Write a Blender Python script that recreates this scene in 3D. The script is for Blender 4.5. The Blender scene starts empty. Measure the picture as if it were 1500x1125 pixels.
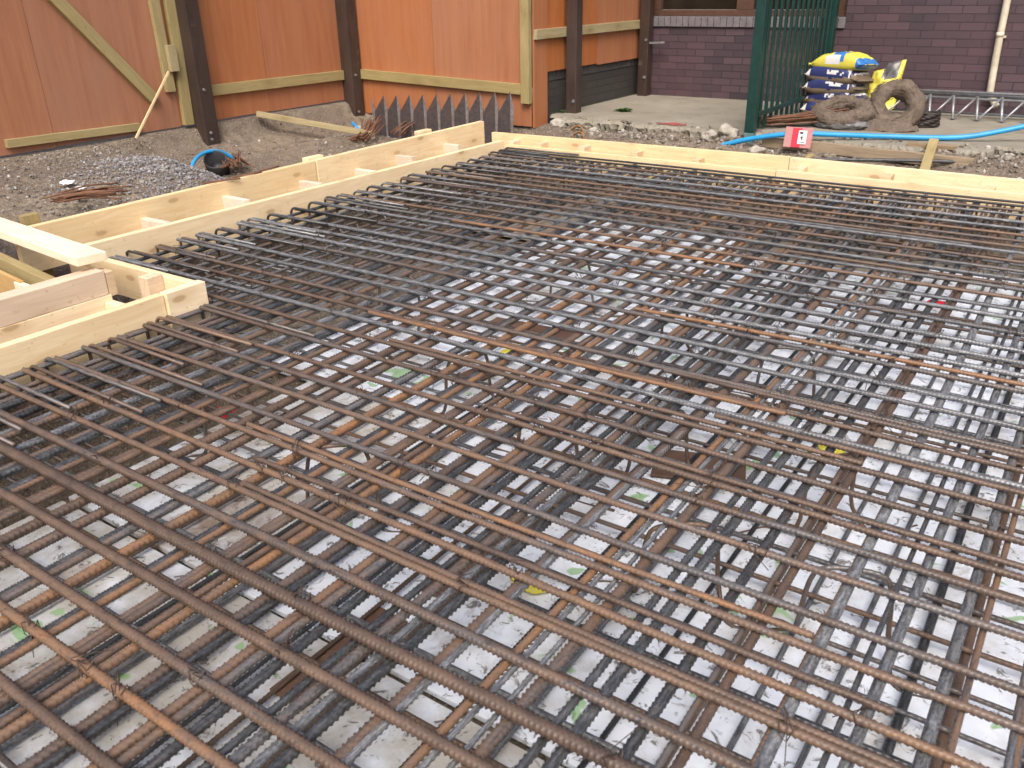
import bpy, bmesh, math, random
import numpy as np
from mathutils import Vector, Matrix, noise as mnoise
random.seed(7); rng = np.random.default_rng(7)
R = math.radians
scene = bpy.context.scene
col = scene.collection

# ------------------------------------------------------------------ materials
def newmat(name):
    m = bpy.data.materials.new(name); m.use_nodes = True
    nt = m.node_tree; nt.nodes.clear()
    out = nt.nodes.new('ShaderNodeOutputMaterial'); b = nt.nodes.new('ShaderNodeBsdfPrincipled')
    nt.links.new(b.outputs[0], out.inputs[0])
    return m, nt, b
class N:
    """small node helper"""
    def __init__(s, nt): s.nt = nt
    def n(s, t, **k):
        x = s.nt.nodes.new('ShaderNode' + t)
        for a, v in k.items(): setattr(x, a, v)
        return x
    def l(s, a, b): s.nt.links.new(a, b)
    def coords(s, scale=(1, 1, 1), rand=True, kind='Object'):
        tc = s.n('TexCoord'); mp = s.n('Mapping'); mp.inputs['Scale'].default_value = scale
        s.l(tc.outputs[kind], mp.inputs['Vector'])
        if rand:
            oi = s.n('ObjectInfo'); mu = s.n('VectorMath', operation='SCALE')
            mu.inputs[0].default_value = (37.1, 21.7, 53.3); s.l(oi.outputs['Random'], mu.inputs['Scale'])
            ad = s.n('VectorMath', operation='ADD'); s.l(mp.outputs[0], ad.inputs[0]); s.l(mu.outputs[0], ad.inputs[1])
            return ad.outputs[0]
        return mp.outputs[0]
    def noise(s, vec, scale, detail=4, rough=.55, dist=0):
        x = s.n('TexNoise'); x.inputs['Scale'].default_value = scale; x.inputs['Detail'].default_value = detail
        x.inputs['Roughness'].default_value = rough; x.inputs['Distortion'].default_value = dist
        s.l(vec, x.inputs['Vector']); return x.outputs['Fac']
    def ramp(s, fac, stops, interp='LINEAR'):
        x = s.n('ValToRGB'); e = x.color_ramp.elements; x.color_ramp.interpolation = interp
        while len(e) < len(stops): e.new(.5)
        for q, (p, c) in zip(e, stops):
            q.position = p; q.color = (*c, 1) if len(c) == 3 else c
        s.l(fac, x.inputs[0]); return x.outputs[0]
    def mix(s, f, a, b, mode='MIX'):
        x = s.n('MixRGB', blend_type=mode)
        for i, v in ((0, f), (1, a), (2, b)):
            if hasattr(v, 'links') or isinstance(v, bpy.types.NodeSocket): s.l(v, x.inputs[i])
            else: x.inputs[i].default_value = v if i == 0 else (*v, 1)
        return x.outputs[0]
    def math(s, op, a, b=0.0, c=None, clamp=False):
        x = s.n('Math', operation=op, use_clamp=clamp)
        for i, v in enumerate((a, b) if c is None else (a, b, c)):
            if isinstance(v, bpy.types.NodeSocket): s.l(v, x.inputs[i])
            else: x.inputs[i].default_value = v
        return x.outputs[0]
    def bump(s, h, strength, dist, bsdf):
        x = s.n('Bump'); x.inputs['Strength'].default_value = strength; x.inputs['Distance'].default_value = dist
        s.l(h, x.inputs['Height']); s.l(x.outputs[0], bsdf.inputs['Normal'])
W3 = lambda a: ((a, a, a))
def bw(a, b): return [(a, (0, 0, 0)), (b, (1, 1, 1))]

def wood_mat(name, light, dark, knots=.0, rough=.7, grain=1., hue=.12, streak=None):
    m, nt, b = newmat(name); k = N(nt)
    v = k.coords((.9, 9, 9)); v2 = k.coords((1, 1, 1))
    g = k.noise(v, 3.2 * grain, 5, .6, 1.2); fine = k.noise(k.coords((2, 60, 60)), 4, 3, .6)
    c = k.ramp(g, [(.3, dark), (.62, light)])
    c = k.mix(k.math('MULTIPLY', fine, .35), c, tuple(x * .55 for x in dark))
    big = k.noise(v2, 1.7, 3); c = k.mix(k.ramp(big, [(.35, W3(0)), (.75, W3(.45))]), c, streak or tuple(x * .8 for x in dark))
    oi = k.n('ObjectInfo'); hs = k.n('HueSaturation')
    k.l(c, hs.inputs['Color']); k.l(k.math('MULTIPLY_ADD', oi.outputs['Random'], hue * 2, 1 - hue), hs.inputs['Value'])
    k.l(k.math('MULTIPLY_ADD', oi.outputs['Random'], -.25, 1.08), hs.inputs['Saturation'])
    c = hs.outputs[0]
    if knots:
        tc = k.n('TexCoord'); sx = k.n('SeparateXYZ'); k.l(tc.outputs['Object'], sx.inputs[0]); cx = k.n('CombineXYZ'); io = k.n('ObjectInfo')
        k.l(k.math('MULTIPLY_ADD', io.outputs['Random'], 31., k.math('MULTIPLY', sx.outputs[0], 1.9)), cx.inputs[0]); k.l(k.math('MULTIPLY', k.math('ADD', sx.outputs[1], sx.outputs[2]), 4.6), cx.inputs[1])
        vo = k.n('TexVoronoi', voronoi_dimensions='2D'); vo.inputs['Scale'].default_value = 1; k.l(cx.outputs[0], vo.inputs['Vector'])
        kf = k.ramp(vo.outputs['Distance'], [(.05, W3(knots)), (.085, W3(0))])
        c = k.mix(kf, c, (.16, .07, .03))
        ring = k.ramp(vo.outputs['Distance'], [(.07, W3(.55)), (.26, W3(0))]); c = k.mix(ring, c, tuple(x * .8 for x in dark))
    spk = k.noise(v2, 26, 4, .7); c = k.mix(k.ramp(spk, [(.62, W3(0)), (.70, W3(.55))]), c, tuple(x * .5 for x in dark))
    mud = k.noise(v2, 5, 6, .75); c = k.mix(k.ramp(mud, [(.6, W3(0)), (.72, W3(.5))]), c, (.24, .19, .14))
    k.l(c, b.inputs['Base Color']); b.inputs['Roughness'].default_value = rough
    k.bump(fine, .25, .004, b)
    return m
M = {}
M['new_wood'] = wood_mat('new_timber', (.84, .68, .42), (.73, .52, .28), .75, .55, 1, .08)
M['pale_wood'] = wood_mat('pale_timber', (.88, .79, .62), (.78, .65, .45), .3, .6, 1, .06)
M['grey_wood'] = wood_mat('weathered_timber', (.68, .52, .35), (.55, .40, .26), .2, .75, 1, .06, (.42, .29, .21))
M['end_wood'] = wood_mat('stained_block', (.70, .51, .32), (.58, .40, .24), 0, .8, 2, .12, (.5, .36, .25))
M['golden_wood'] = wood_mat('golden_board', (.56, .37, .16), (.44, .27, .10), .3, .7, 1, .08)
M['pale_end'] = wood_mat('pale_block', (.70, .58, .46), (.60, .47, .36), 0, .8, 2, .1, (.5, .4, .33))
M['olive_wood'] = wood_mat('treated_timber', (.37, .30, .14), (.28, .215, .09), .35, .7, 1, .08)
M['old_wood'] = wood_mat('dirty_timber', (.33, .25, .15), (.2, .14, .085), .2, .8, 1, .1)
M['post'] = wood_mat('creosoted_post', (.043, .022, .015), (.022, .012, .0095), .2, .6, 1, .1, (.07, .045, .035))

def ply_mat():
    m, nt, b = newmat('red_plywood'); k = N(nt)
    v = k.coords((9, 9, .55))
    g = k.noise(v, 2.2, 5, .6, .6); f = k.noise(k.coords((70, 70, 2.5)), 3, 3, .6)
    c = k.ramp(g, [(.28, (.27, .085, .027)), (.5, (.325, .115, .037)), (.74, (.375, .146, .052))])
    c = k.mix(k.math('MULTIPLY', f, .3), c, (.25, .075, .03))
    # weathered, pinkish film face in big patches
    c = k.mix(k.ramp(k.noise(k.coords((1, 1, .6)), 1.5, 4, .6), [(.4, W3(0)), (.72, W3(.6))]), c, (.31, .135, .07))
    oi = k.n('ObjectInfo'); hs = k.n('HueSaturation'); k.l(c, hs.inputs['Color'])
    k.l(k.math('MULTIPLY_ADD', oi.outputs['Random'], .16, .94), hs.inputs['Value']); k.l(k.math('MULTIPLY_ADD', oi.outputs['Random'], .2, .86), hs.inputs['Saturation'])
    sp = k.noise(k.coords((1, 1, 1)), 60, 2, .5); c2 = k.mix(k.ramp(sp, [(.74, W3(0)), (.8, W3(.5))]), hs.outputs[0], (.6, .45, .36))
    k.l(c2, b.inputs['Base Color']); b.inputs['Roughness'].default_value = .55; k.bump(f, .12, .003, b); return m
M['ply'] = ply_mat()

def rebar_mat(name, bump):
    """per object: color.r = rust cover, color.g = orange, color.b = value of the bare steel"""
    m, nt, b = newmat(name); k = N(nt)
    oi = k.n('ObjectInfo'); sep = k.n('SeparateColor'); k.l(oi.outputs['Color'], sep.inputs[0])
    v = k.coords((1, 6, 6)); lv = k.coords((1, 3, 3))
    n1 = k.noise(lv, 2.3, 4, .65); n2 = k.noise(v, 26, 4, .65); n3 = k.noise(k.coords((1, 2, 2)), 7, 4, .6)
    f = k.math('ADD', k.math('MULTIPLY', n1, .5), k.math('MULTIPLY', n2, .5))
    f = k.math('ADD', f, k.math('MULTIPLY', k.math('SUBTRACT', sep.outputs[0], .5), .62))
    mask = k.ramp(f, bw(.42, .58))
    steel = k.ramp(n2, [(.28, (.022, .023, .025)), (.46, (.075, .077, .082)), (.6, (.135, .139, .146)), (.78, (.27, .272, .276))])
    steel = k.mix(1.0, steel, k.ramp(sep.outputs[2], [(0, W3(.25)), (1, W3(1.9))]), 'MULTIPLY')
    n3 = k.math('ADD', k.math('MULTIPLY', n3, .6), k.math('MULTIPLY', k.noise(k.coords((1, 3, 3)), 22, 4, .7), .45))
    of = k.math('ADD', k.math('MULTIPLY', n3, .85), k.math('MULTIPLY', k.math('SUBTRACT', sep.outputs[1], .5), .6))
    rust = k.ramp(of, [(.2, (.038, .028, .022)), (.36, (.088, .060, .042)), (.5, (.142, .092, .060)), (.63, (.195, .112, .060)), (.74, (.285, .135, .050)), (.88, (.40, .175, .048))])
    rust = k.mix(k.math('MULTIPLY', n2, .5), rust, (.09, .05, .038))
    lich = k.noise(k.coords((1, 8, 8)), 60, 3, .6); rust = k.mix(k.ramp(lich, [(.52, W3(0)), (.78, W3(.4))]), rust, (.20, .155, .12))
    blk = k.noise(k.coords((1, 2.5, 2.5)), 34, 4, .7); rust = k.mix(k.ramp(blk, [(.52, W3(0)), (.72, W3(.75))]), rust, (.035, .026, .023))
    c = k.mix(mask, steel, rust); k.l(c, b.inputs['Base Color'])
    k.l(k.ramp(mask, [(0, W3(.36)), (1, W3(.47))]), b.inputs['Roughness'])
    k.l(k.math('MULTIPLY_ADD', mask, -.2, .22), b.inputs['Metallic'])
    h = k.math('MULTIPLY', n2, .35)
    if bump:
        w = k.n('TexWave', wave_type='BANDS', bands_direction='X'); w.inputs['Scale'].default_value = 1
        k.l(k.coords((17, 9, 9), False), w.inputs['Vector']); h = k.math('ADD', h, w.outputs['Fac'])
    k.bump(h, .5, .002, b)
    return m
M['rebar'] = rebar_mat('ribbed_steel', False)
M['rebar_far'] = rebar_mat('ribbed_steel_fine', True)

def earth_mat():
    m, nt, b = newmat('earth'); k = N(nt); b.inputs['Specular IOR Level'].default_value = .2
    v = k.coords((1, 1, 1), False)
    n1 = k.noise(v, 1.3, 5, .6); n2 = k.noise(v, 9, 6, .7); n3 = k.noise(v, 70, 3, .6)
    c = k.ramp(n2, [(.3, (.07, .054, .042)), (.5, (.18, .147, .11)), (.72, (.265, .22, .168))])
    c = k.mix(k.ramp(n1, bw(.4, .65)), c, (.135, .105, .085))
    c = k.mix(k.ramp(n3, [(.56, W3(0)), (.68, W3(.8))]), c, (.36, .32, .27))
    c = k.mix(k.ramp(k.noise(v, 45, 3, .6), [(.62, W3(0)), (.7, W3(.7))]), c, (.045, .035, .03))
    k.l(c, b.inputs['Base Color']); b.inputs['Roughness'].default_value = .95
    k.bump(k.math('ADD', n2, k.math('MULTIPLY', n3, .6)), .9, .03, b); return m
M['earth'] = earth_mat()
def stone_mat(name, stops):
    m, nt, b = newmat(name); k = N(nt); g = k.n('NewGeometry')
    c = k.ramp(g.outputs['Random Per Island'], stops)
    n = k.noise(k.coords((1, 1, 1), False), 55, 4, .6); c = k.mix(k.math('MULTIPLY', n, .6), c, (.11, .085, .065))
    k.l(c, b.inputs['Base Color']); b.inputs['Roughness'].default_value = .95; k.bump(n, .6, .01, b); return m
M['stone'] = stone_mat('rubble_stone', [(0, (.09, .072, .056)), (.45, (.20, .168, .132)), (.75, (.26, .235, .205)), (.94, (.31, .29, .26)), (.985, (.5, .48, .45))])
M['grey_stone'] = stone_mat('blue_grey_gravel', [(0, (.13, .13, .145)), (.5, (.23, .235, .26)), (.85, (.34, .345, .37)), (1, (.5, .5, .5))])

def concrete_mat(name, a, bb, stain):
    m, nt, b = newmat(name); k = N(nt); v = k.coords((1, 1, 1), False)
    c = k.ramp(k.noise(v, 1.6, 6, .65), [(.3, a), (.7, bb)]); sp = k.noise(v, 40, 4, .65)
    c = k.mix(k.ramp(sp, [(.5, W3(0)), (.75, W3(.45))]), c, stain)
    c = k.mix(k.ramp(k.noise(v, 3.5, 5, .7), [(.5, W3(0)), (.68, W3(.6))]), c, stain)
    k.l(c, b.inputs['Base Color']); b.inputs['Roughness'].default_value = .85; k.bump(sp, .5, .008, b); return m
M['concrete'] = concrete_mat('yard_concrete', (.18, .162, .128), (.265, .243, .20), (.13, .125, .075))
M['chunk'] = concrete_mat('broken_concrete', (.27, .25, .215), (.38, .36, .31), (.15, .12, .09))
M['blinding'] = concrete_mat('blinding', (.20, .165, .125), (.31, .27, .215), (.12, .08, .055))

def panel_mat(name, q):
    m, nt, b = newmat(name); k = N(nt); v = k.coords((1, 1, 1), False); 
    oi = k.n('ObjectInfo')
    base = k.ramp(k.noise(v, 14, 3), [(.3, (.70, .76, .85)), (.7, (.83, .88, .96))])
    d = k.noise(v, 3.1, 6, .68); c = k.mix(k.ramp(d, [(.46 - q, W3(0)), (.68 - q, W3(.85))]), base, (.40, .37, .31))
    d2 = k.noise(v, 1.4, 6, .7, .5); c = k.mix(k.ramp(d2, [(.60 - q * .5, W3(0)), (.70 - q * .5, W3(.85))]), c, (.19, .13, .095))
    s = k.noise(v, 24, 5, .7, .8); c = k.mix(k.ramp(s, [(.57, W3(0)), (.64, W3(.85))]), c, (.09, .075, .062))
    gr = k.noise(k.coords((1, 1, 1)), 5.5, 2, .5, 1.5); c = k.mix(k.ramp(gr, [(.66, W3(0)), (.69, W3(.75))]), c, (.22, .45, .16))
    k.l(c, b.inputs['Base Color']); b.inputs['Roughness'].default_value = .6; k.bump(s, .2, .004, b); return m
M['foam'] = panel_mat('white_foam', -.015); M['foam_dirty'] = panel_mat('muddy_white_foam', .125)

def brick_mat(name, c1, c2, mortar, axis='XZ'):
    m, nt, b = newmat(name); k = N(nt)
    tc = k.n('TexCoord'); s = k.n('SeparateXYZ'); k.l(tc.outputs['Object'], s.inputs[0]); cb = k.n('CombineXYZ')
    k.l(s.outputs['X' if axis[0] == 'X' else 'Y'], cb.inputs[0]); k.l(s.outputs['Z'], cb.inputs[1])
    wob = k.n('VectorMath', operation='ADD'); k.l(cb.outputs[0], wob.inputs[0])
    nz = k.n('TexNoise'); nz.inputs['Scale'].default_value = 9; k.l(tc.outputs['Object'], nz.inputs['Vector'])
    sc = k.n('VectorMath', operation='SCALE'); sc.inputs['Scale'].default_value = .008; k.l(nz.outputs['Color'], sc.inputs[0]); k.l(sc.outputs[0], wob.inputs[1])
    br = k.n('TexBrick'); br.inputs['Scale'].default_value = 1; br.inputs['Brick Width'].default_value = .225; br.inputs['Row Height'].default_value = .075
    br.inputs['Mortar Size'].default_value = .0045; br.inputs['Mortar Smooth'].default_value = .2; br.inputs['Bias'].default_value = -.1
    br.inputs['Color1'].default_value = (*c1, 1); br.inputs['Color2'].default_value = (*c2, 1); br.inputs['Mortar'].default_value = (*mortar, 1)
    k.l(wob.outputs[0], br.inputs['Vector'])
    n = k.noise(k.coords((1, 1, 1), False), 22, 5, .65); big = k.noise(k.coords((1, 1, 1), False), 1.3, 4, .6)
    c = k.mix(k.math('MULTIPLY', n, .5), br.outputs['Color'], tuple(x * .55 for x in c1))
    c = k.mix(k.ramp(big, [(.4, W3(0)), (.7, W3(.4))]), c, (c1[0] * 1.15, c1[1] * .85, c1[2] * .8))
    k.l(c, b.inputs['Base Color']); b.inputs['Roughness'].default_value = .6
    h = k.math('SUBTRACT', k.math('MULTIPLY', n, .25), br.outputs['Fac']); k.bump(h, .8, .012, b); return m
M['brick'] = brick_mat('plum_brick', (.082, .050, .062), (.026, .020, .029), (.016, .012, .015))
M['dark_brick'] = brick_mat('dark_brick', (.045, .043, .04), (.03, .03, .03), (.02, .02, .02), 'YZ')

def plain(name, c, rough=.5, metal=0., var=.25, scale=18, dirt=None, dirtamt=.5, bump=.15):
    m, nt, b = newmat(name); k = N(nt); n = k.noise(k.coords((1, 1, 1)), scale, 5, .6)
    cc = k.mix(k.ramp(n, bw(.3, .75)), tuple(x * (1 - var) for x in c), tuple(min(1, x * (1 + var)) for x in c))
    if dirt: cc = k.mix(k.ramp(k.noise(k.coords((1, 1, 1)), scale * .35, 6, .7), [(.45, W3(0)), (.7, W3(dirtamt))]), cc, dirt)
    k.l(cc, b.inputs['Base Color']); b.inputs['Roughness'].default_value = rough; b.inputs['Metallic'].default_value = metal
    if bump: k.bump(n, bump, .006, b)
    return m
M['green'] = plain('green_paint', (.002, .032, .026), .42, dirt=(.010, .026, .022), dirtamt=.4)
M['green_old'] = plain('weathered_green', (.10, .17, .165), .6, dirt=(.05, .09, .07))
M['cream'] = plain('cream_plastic', (.55, .50, .39), .45, dirt=(.34, .28, .19), scale=8)
M['galv'] = plain('galvanised', (.30, .31, .33), .45, .6, dirt=(.18, .13, .1))
M['blue'] = plain('blue_pipe', (.014, .26, .56), .45, var=.12, dirt=(.07, .22, .33), dirtamt=.3, scale=9)
M['black'] = plain('black_plastic', (.018, .018, .02), .5)
M['black_brown'] = plain('dark_cable', (.022, .015, .014), .6)
M['yellow'] = plain('yellow_bag', (.58, .52, .07), .45, var=.1, dirt=(.45, .38, .08), dirtamt=.5, scale=10)
M['navy'] = plain('navy_bag', (.022, .030, .115), .35, var=.3, scale=9)
M['white'] = plain('white_print', (.62, .62, .62), .5, var=.1, dirt=(.33, .29, .23), scale=14)
M['bagblue'] = plain('blue_print', (.03, .15, .42), .4)
M['seam'] = plain('muddy_seam', (.17, .125, .08), .8, dirt=(.08, .055, .04))
M['hessian'] = plain('hessian', (.12, .092, .07), .95, var=.35, scale=40, dirt=(.085, .06, .045), dirtamt=.8, bump=.6)
M['tarp'] = plain('grey_tarp', (.10, .10, .105), .35, var=.5, scale=8, dirt=(.2, .17, .14))
M['red'] = plain('red_label', (.58, .02, .045), .45, var=.12)
M['redpale'] = plain('faded_red', (.42, .17, .17), .5, var=.15, dirt=(.3, .25, .23))
M['paper'] = plain('white_paper', (.72, .72, .72), .6, var=.08)
M['ink'] = plain('ink', (.03, .03, .035), .6)
M['glass'] = plain('dark_glass', (.018, .014, .010), .22, var=.7, scale=2.2, bump=0)
M['glass'].node_tree.nodes['Principled BSDF'].inputs['Specular IOR Level'].default_value = .15
M['frame'] = plain('brown_frame', (.075, .036, .022), .5)
M['sheet'] = plain('dark_sheet', (.062, .054, .057), .42, .2, var=.4, scale=30, dirt=(.10, .06, .045), dirtamt=.6)
M['sheet_edge'] = plain('lit_sheet', (.21, .185, .185), .4, .3, var=.35, scale=30, dirt=(.12, .08, .06))  # paler copy of the sheet steel; light on the fold strips is in its colour
M['rusty'] = plain('thin_rust', (.14, .064, .034), .8, var=.45, scale=25)
M['rustor'] = plain('orange_rust', (.26, .13, .05), .8, var=.4, scale=25)
M['wire'] = plain('tie_wire', (.05, .032, .025), .55, .2)
M['leaf'] = plain('leaf', (.05, .11, .025), .6, var=.4, scale=40)
M['sill'] = plain('sill_brick', (.14, .125, .135), .65, var=.25, scale=14)
M['coping'] = plain('coping_brick', (.05, .045, .043), .7, var=.3, scale=14)
M['redpaint'] = plain('red_spray', (.30, .07, .06), .9, var=.2)
M['brownboard'] = plain('brown_board', (.125, .068, .046), .7, var=.25, scale=6, dirt=(.2, .15, .11), dirtamt=.5)

# ------------------------------------------------------------------ object helpers
def world_of(o):
    m = o.matrix_basis.copy()
    while o.parent: o = o.parent; m = o.matrix_basis @ m
    return m
def mesh_obj(name, me, mats, parent=None, mw=None):
    o = bpy.data.objects.new(name, me); col.objects.link(o)
    if not me.materials:
        for m in (mats if isinstance(mats, (list, tuple)) else [mats]): me.materials.append(M[m] if isinstance(m, str) else m)
    mw = mw or Matrix.Identity(4)
    if parent:
        o.parent = parent; o.matrix_basis = world_of(parent).inverted() @ mw
    else: o.matrix_basis = mw
    return o
def bm_obj(name, bm, mats, parent=None, mw=None, smooth=False, autosm=False):
    me = bpy.data.meshes.new(name); bm.normal_update(); bm.to_mesh(me); bm.free()
    if smooth: me.polygons.foreach_set('use_smooth', [True] * len(me.polygons))
    return mesh_obj(name, me, mats, parent, mw)
def tag(o, label=None, cat=None, group=None, kind=None):
    for k, v in (('label', label), ('category', cat), ('group', group), ('kind', kind)):
        if v: o[k] = v
    return o
def empty(name, loc, label, cat, group=None):
    o = bpy.data.objects.new(name, None); col.objects.link(o); o.empty_display_size = .1
    o.matrix_basis = Matrix.Translation(Vector(loc)); return tag(o, label, cat, group)
def box_bm(sx, sy, sz, bev=.003, c=(0, 0, 0), cuts=0):
    bm = bmesh.new(); bmesh.ops.create_cube(bm, size=1)
    bmesh.ops.transform(bm, matrix=Matrix.Translation(c) @ Matrix.Diagonal((sx, sy, sz, 1)), verts=bm.verts)
    if bev: bmesh.ops.bevel(bm, geom=bm.edges[:], offset=bev, segments=2, affect='EDGES', profile=.6)
    return bm
def abox(name, lo, hi, mat, parent=None, bev=.003, axis=0):
    """axis aligned box; its local X runs along world axis `axis` so that grain follows the length"""
    lo, hi = Vector(lo), Vector(hi); d = hi - lo; c = (lo + hi) / 2
    if axis == 0: bm = box_bm(d.x, d.y, d.z, bev); mw = Matrix.Translation(c)
    elif axis == 1: bm = box_bm(d.y, d.x, d.z, bev); mw = Matrix.Translation(c) @ Matrix.Rotation(R(90), 4, 'Z')
    else: bm = box_bm(d.z, d.y, d.x, bev); mw = Matrix.Translation(c) @ Matrix.Rotation(R(-90), 4, 'Y')
    return bm_obj(name, bm, mat, parent, mw)
def frame_from(p0, p1, up=(0, 0, 1)):
    p0, p1 = Vector(p0), Vector(p1); x = (p1 - p0).normalized(); y = Vector(up).cross(x)
    if y.length < 1e-5: y = Vector((0, 1, 0))
    y.normalize(); z = x.cross(y); m = Matrix((x, y, z)).transposed().to_4x4(); m.translation = (p0 + p1) / 2
    return m, (p1 - p0).length
def plank(name, p0, p1, w, h, mat, parent=None, up=(0, 0, 1), bev=.003):
    m, L = frame_from(p0, p1, up); return bm_obj(name, box_bm(L, w, h, bev), mat, parent, m)
def sweep(paths_r, ns=8, closed=False):
    """list of (points, radius) swept into one bmesh"""
    bm = bmesh.new()
    for pts, r in paths_r:
        pts = [Vector(p) for p in pts]; n = len(pts); rings = []
        nrm = None
        for i, p in enumerate(pts):
            t = (pts[(i + 1) % n] - pts[i - 1]) if closed else (pts[min(i + 1, n - 1)] - pts[max(i - 1, 0)])
            t.normalize()
            if nrm is None:
                nrm = t.cross(Vector((0, 0, 1)))
                if nrm.length < .05: nrm = t.cross(Vector((0, 1, 0)))
            nrm = (nrm - t * nrm.dot(t)).normalized(); bn = t.cross(nrm)
            rr = r[i] if isinstance(r, (list, tuple)) else r
            rings.append([bm.verts.new(p + (nrm * math.cos(a) + bn * math.sin(a)) * rr) for a in (2 * math.pi * j / ns for j in range(ns))])
        for i in range(n if closed else n - 1):
            a, b = rings[i], rings[(i + 1) % n]
            for j in range(ns): bm.faces.new((a[j], a[(j + 1) % ns], b[(j + 1) % ns], b[j]))
        if not closed: bm.faces.new(rings[0][::-1]); bm.faces.new(rings[-1])
    bmesh.ops.recalc_face_normals(bm, faces=bm.faces)
    return bm
def curve_pts(ctrl, n=12):
    """Catmull-Rom through the control points"""
    P = [Vector(p) for p in ctrl]; P = [P[0] * 2 - P[1]] + P + [P[-1] * 2 - P[-2]]; out = []
    for i in range(1, len(P) - 2):
        a, b, c, d = P[i - 1:i + 3]
        for j in range(n):
            t = j / n; out.append(.5 * ((2 * b) + (c - a) * t + (2 * a - 5 * b + 4 * c - d) * t * t + (3 * b - a - 3 * c + d) * t ** 3))
    out.append(P[-2]); return out

# ------------------------------------------------------------------ camera, light, sky
cd = bpy.data.cameras.new('camera'); cam = bpy.data.objects.new('camera', cd); col.objects.link(cam)
RC = ((0.82555584, 0.56400987, -0.01871937), (0.22647521, -0.36151587, -0.90444196), (-0.51688154, 0.74242787, -0.4261858))
mw = Matrix(((RC[0][0], -RC[1][0], -RC[2][0], 0), (RC[0][1], -RC[1][1], -RC[2][1], 0), (RC[0][2], -RC[1][2], -RC[2][2], 1.25), (0, 0, 0, 1)))
cam.matrix_world = mw; cd.dof.use_dof = True; cd.dof.focus_distance = 3.9; cd.dof.aperture_fstop = 6.3; cd.sensor_width = 36; cd.lens = 36 * 1248 / 1500; cd.clip_start = .05; cd.clip_end = 500
scene.camera = cam
wd = bpy.data.worlds.new('World'); scene.world = wd; wd.use_nodes = True
nt = wd.node_tree; bg = nt.nodes['Background']; sky = nt.nodes.new('ShaderNodeTexSky'); sky.sky_type = 'NISHITA'; sky.sun_disc = False
SUN_EL, SUN_AZ = 52, 150          # azimuth measured clockwise from +Y
sky.sun_elevation = R(SUN_EL); sky.sun_rotation = R(SUN_AZ); sky.air_density = 1.0; sky.dust_density = 6.0; sky.ozone_density = .6
nt.links.new(sky.outputs[0], bg.inputs[0]); bg.inputs[1].default_value = .14
sd = bpy.data.lights.new('sun', 'SUN'); sd.energy = 1.3; sd.angle = R(28); sd.color = (1, .96, .9)
so = bpy.data.objects.new('sun', sd); col.objects.link(so)
dirv = Vector((math.sin(R(SUN_AZ)) * math.cos(R(SUN_EL)), math.cos(R(SUN_AZ)) * math.cos(R(SUN_EL)), math.sin(R(SUN_EL))))
so.rotation_euler = dirv.to_track_quat('Z', 'Y').to_euler()
scene.view_settings.view_transform = 'Standard'; scene.view_settings.look = 'None'; scene.view_settings.exposure = .87; scene.view_settings.gamma = 1

# ------------------------------------------------------------------ ground
def sst(a, b, x):
    t = min(1, max(0, (x - a) / (b - a))); return t * t * (3 - 2 * t)
FLOOR = -.46
def in_pit(x, y): return (-4.6 < x < 3.6 and 2.2 < y < 6.45) or (-3.5 < x < 3.6 and -3 < y <= 2.3)
def ground_h(x, y):
    if in_pit(x, y):
        e = 1 - (sst(-3.02, -2.86, x + .08 * mnoise.noise(Vector((0, y * 2, 0)))) if y < 2.42 else sst(-4.12, -3.92, x + .08 * mnoise.noise(Vector((0, y * 2, 0)))))
        return FLOOR - .32 * e + .012 * mnoise.noise(Vector((x * 3, y * 3, 0)))
    n = mnoise.fractal(Vector((x * 1.6, y * 1.6, 3)), 1., 2., 4) * .06 + mnoise.noise(Vector((x * 9, y * 9, 1))) * .018
    if x < -4.5 and y < 7.45:                      # left bank below the hoarding
        near = .055 - .20 * sst(-6.9, -5.1, x)      # rubble bank
        far = -.27 + .0 * x
        if x < -6.7: far = .065 - .17 * sst(-7.24, -7.13, x) - .165 * sst(-7.13, -6.7, x)
        mound = .13 * math.exp(-(((x + 6.45) / .5) ** 2 + ((y - 6.2) / .7) ** 2))
        far += mound
        w = sst(4.0, 4.7, y + n)
        h = near * (1 - w) + far * w
        h += .16 * math.exp(-(((x + 5.75) / .55) ** 2 + ((y - 3.75) / .45) ** 2))
        if x > -5.1: h = h * (1 - sst(-5.1, -4.9, x)) + -.22 * sst(-5.1, -4.9, x)
        k = sst(-7.25, -6.9, x); return h + n * k * .6
    if y < 7.72:
        if y > 6.42: h = -.30 + .23 * sst(6.7, 7.62, y)
        else: h = -.25
        if x > -1.6: h += .06 * sst(-1.6, -.8, x) * sst(6.5, 7.3, y)
        return h + n
    return -.13 + n * .3
def axis_samples(a, b, step, far):
    v = list(np.arange(a, b + 1e-6, step)); return [-far, -30, a - 3] + v + [b + 3, 30, far]
xs = axis_samples(-7.6, 3.0, .055, 120); ys = axis_samples(.8, 8.2, .055, 120)
V = []; F = []
for y in ys:
    for x in xs: V.append((x, y, ground_h(x, y) if (-8 < x < 4 and -4 < y < 9) else -.13))
nx = len(xs)
for j in range(len(ys) - 1):
    for i in range(nx - 1): F.append((j * nx + i, j * nx + i + 1, (j + 1) * nx + i + 1, (j + 1) * nx + i))
me = bpy.data.meshes.new('ground'); me.from_pydata(V, [], F); me.polygons.foreach_set('use_smooth', [True] * len(F))
tag(mesh_obj('ground', me, 'earth'), kind='structure')
# concrete blinding under the mat
bm = bmesh.new()
for (x0, y0, x1, y1) in ((-3.9, 5.0, 3.5, 6.44),):
    vs = [bm.verts.new(p) for p in ((x0, y0, -.435), (x1, y0, -.435), (x1, y1, -.435), (x0, y1, -.435))]; bm.faces.new(vs)
tag(bm_obj('ground_blinding', bm, 'blinding'), kind='structure')

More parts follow.
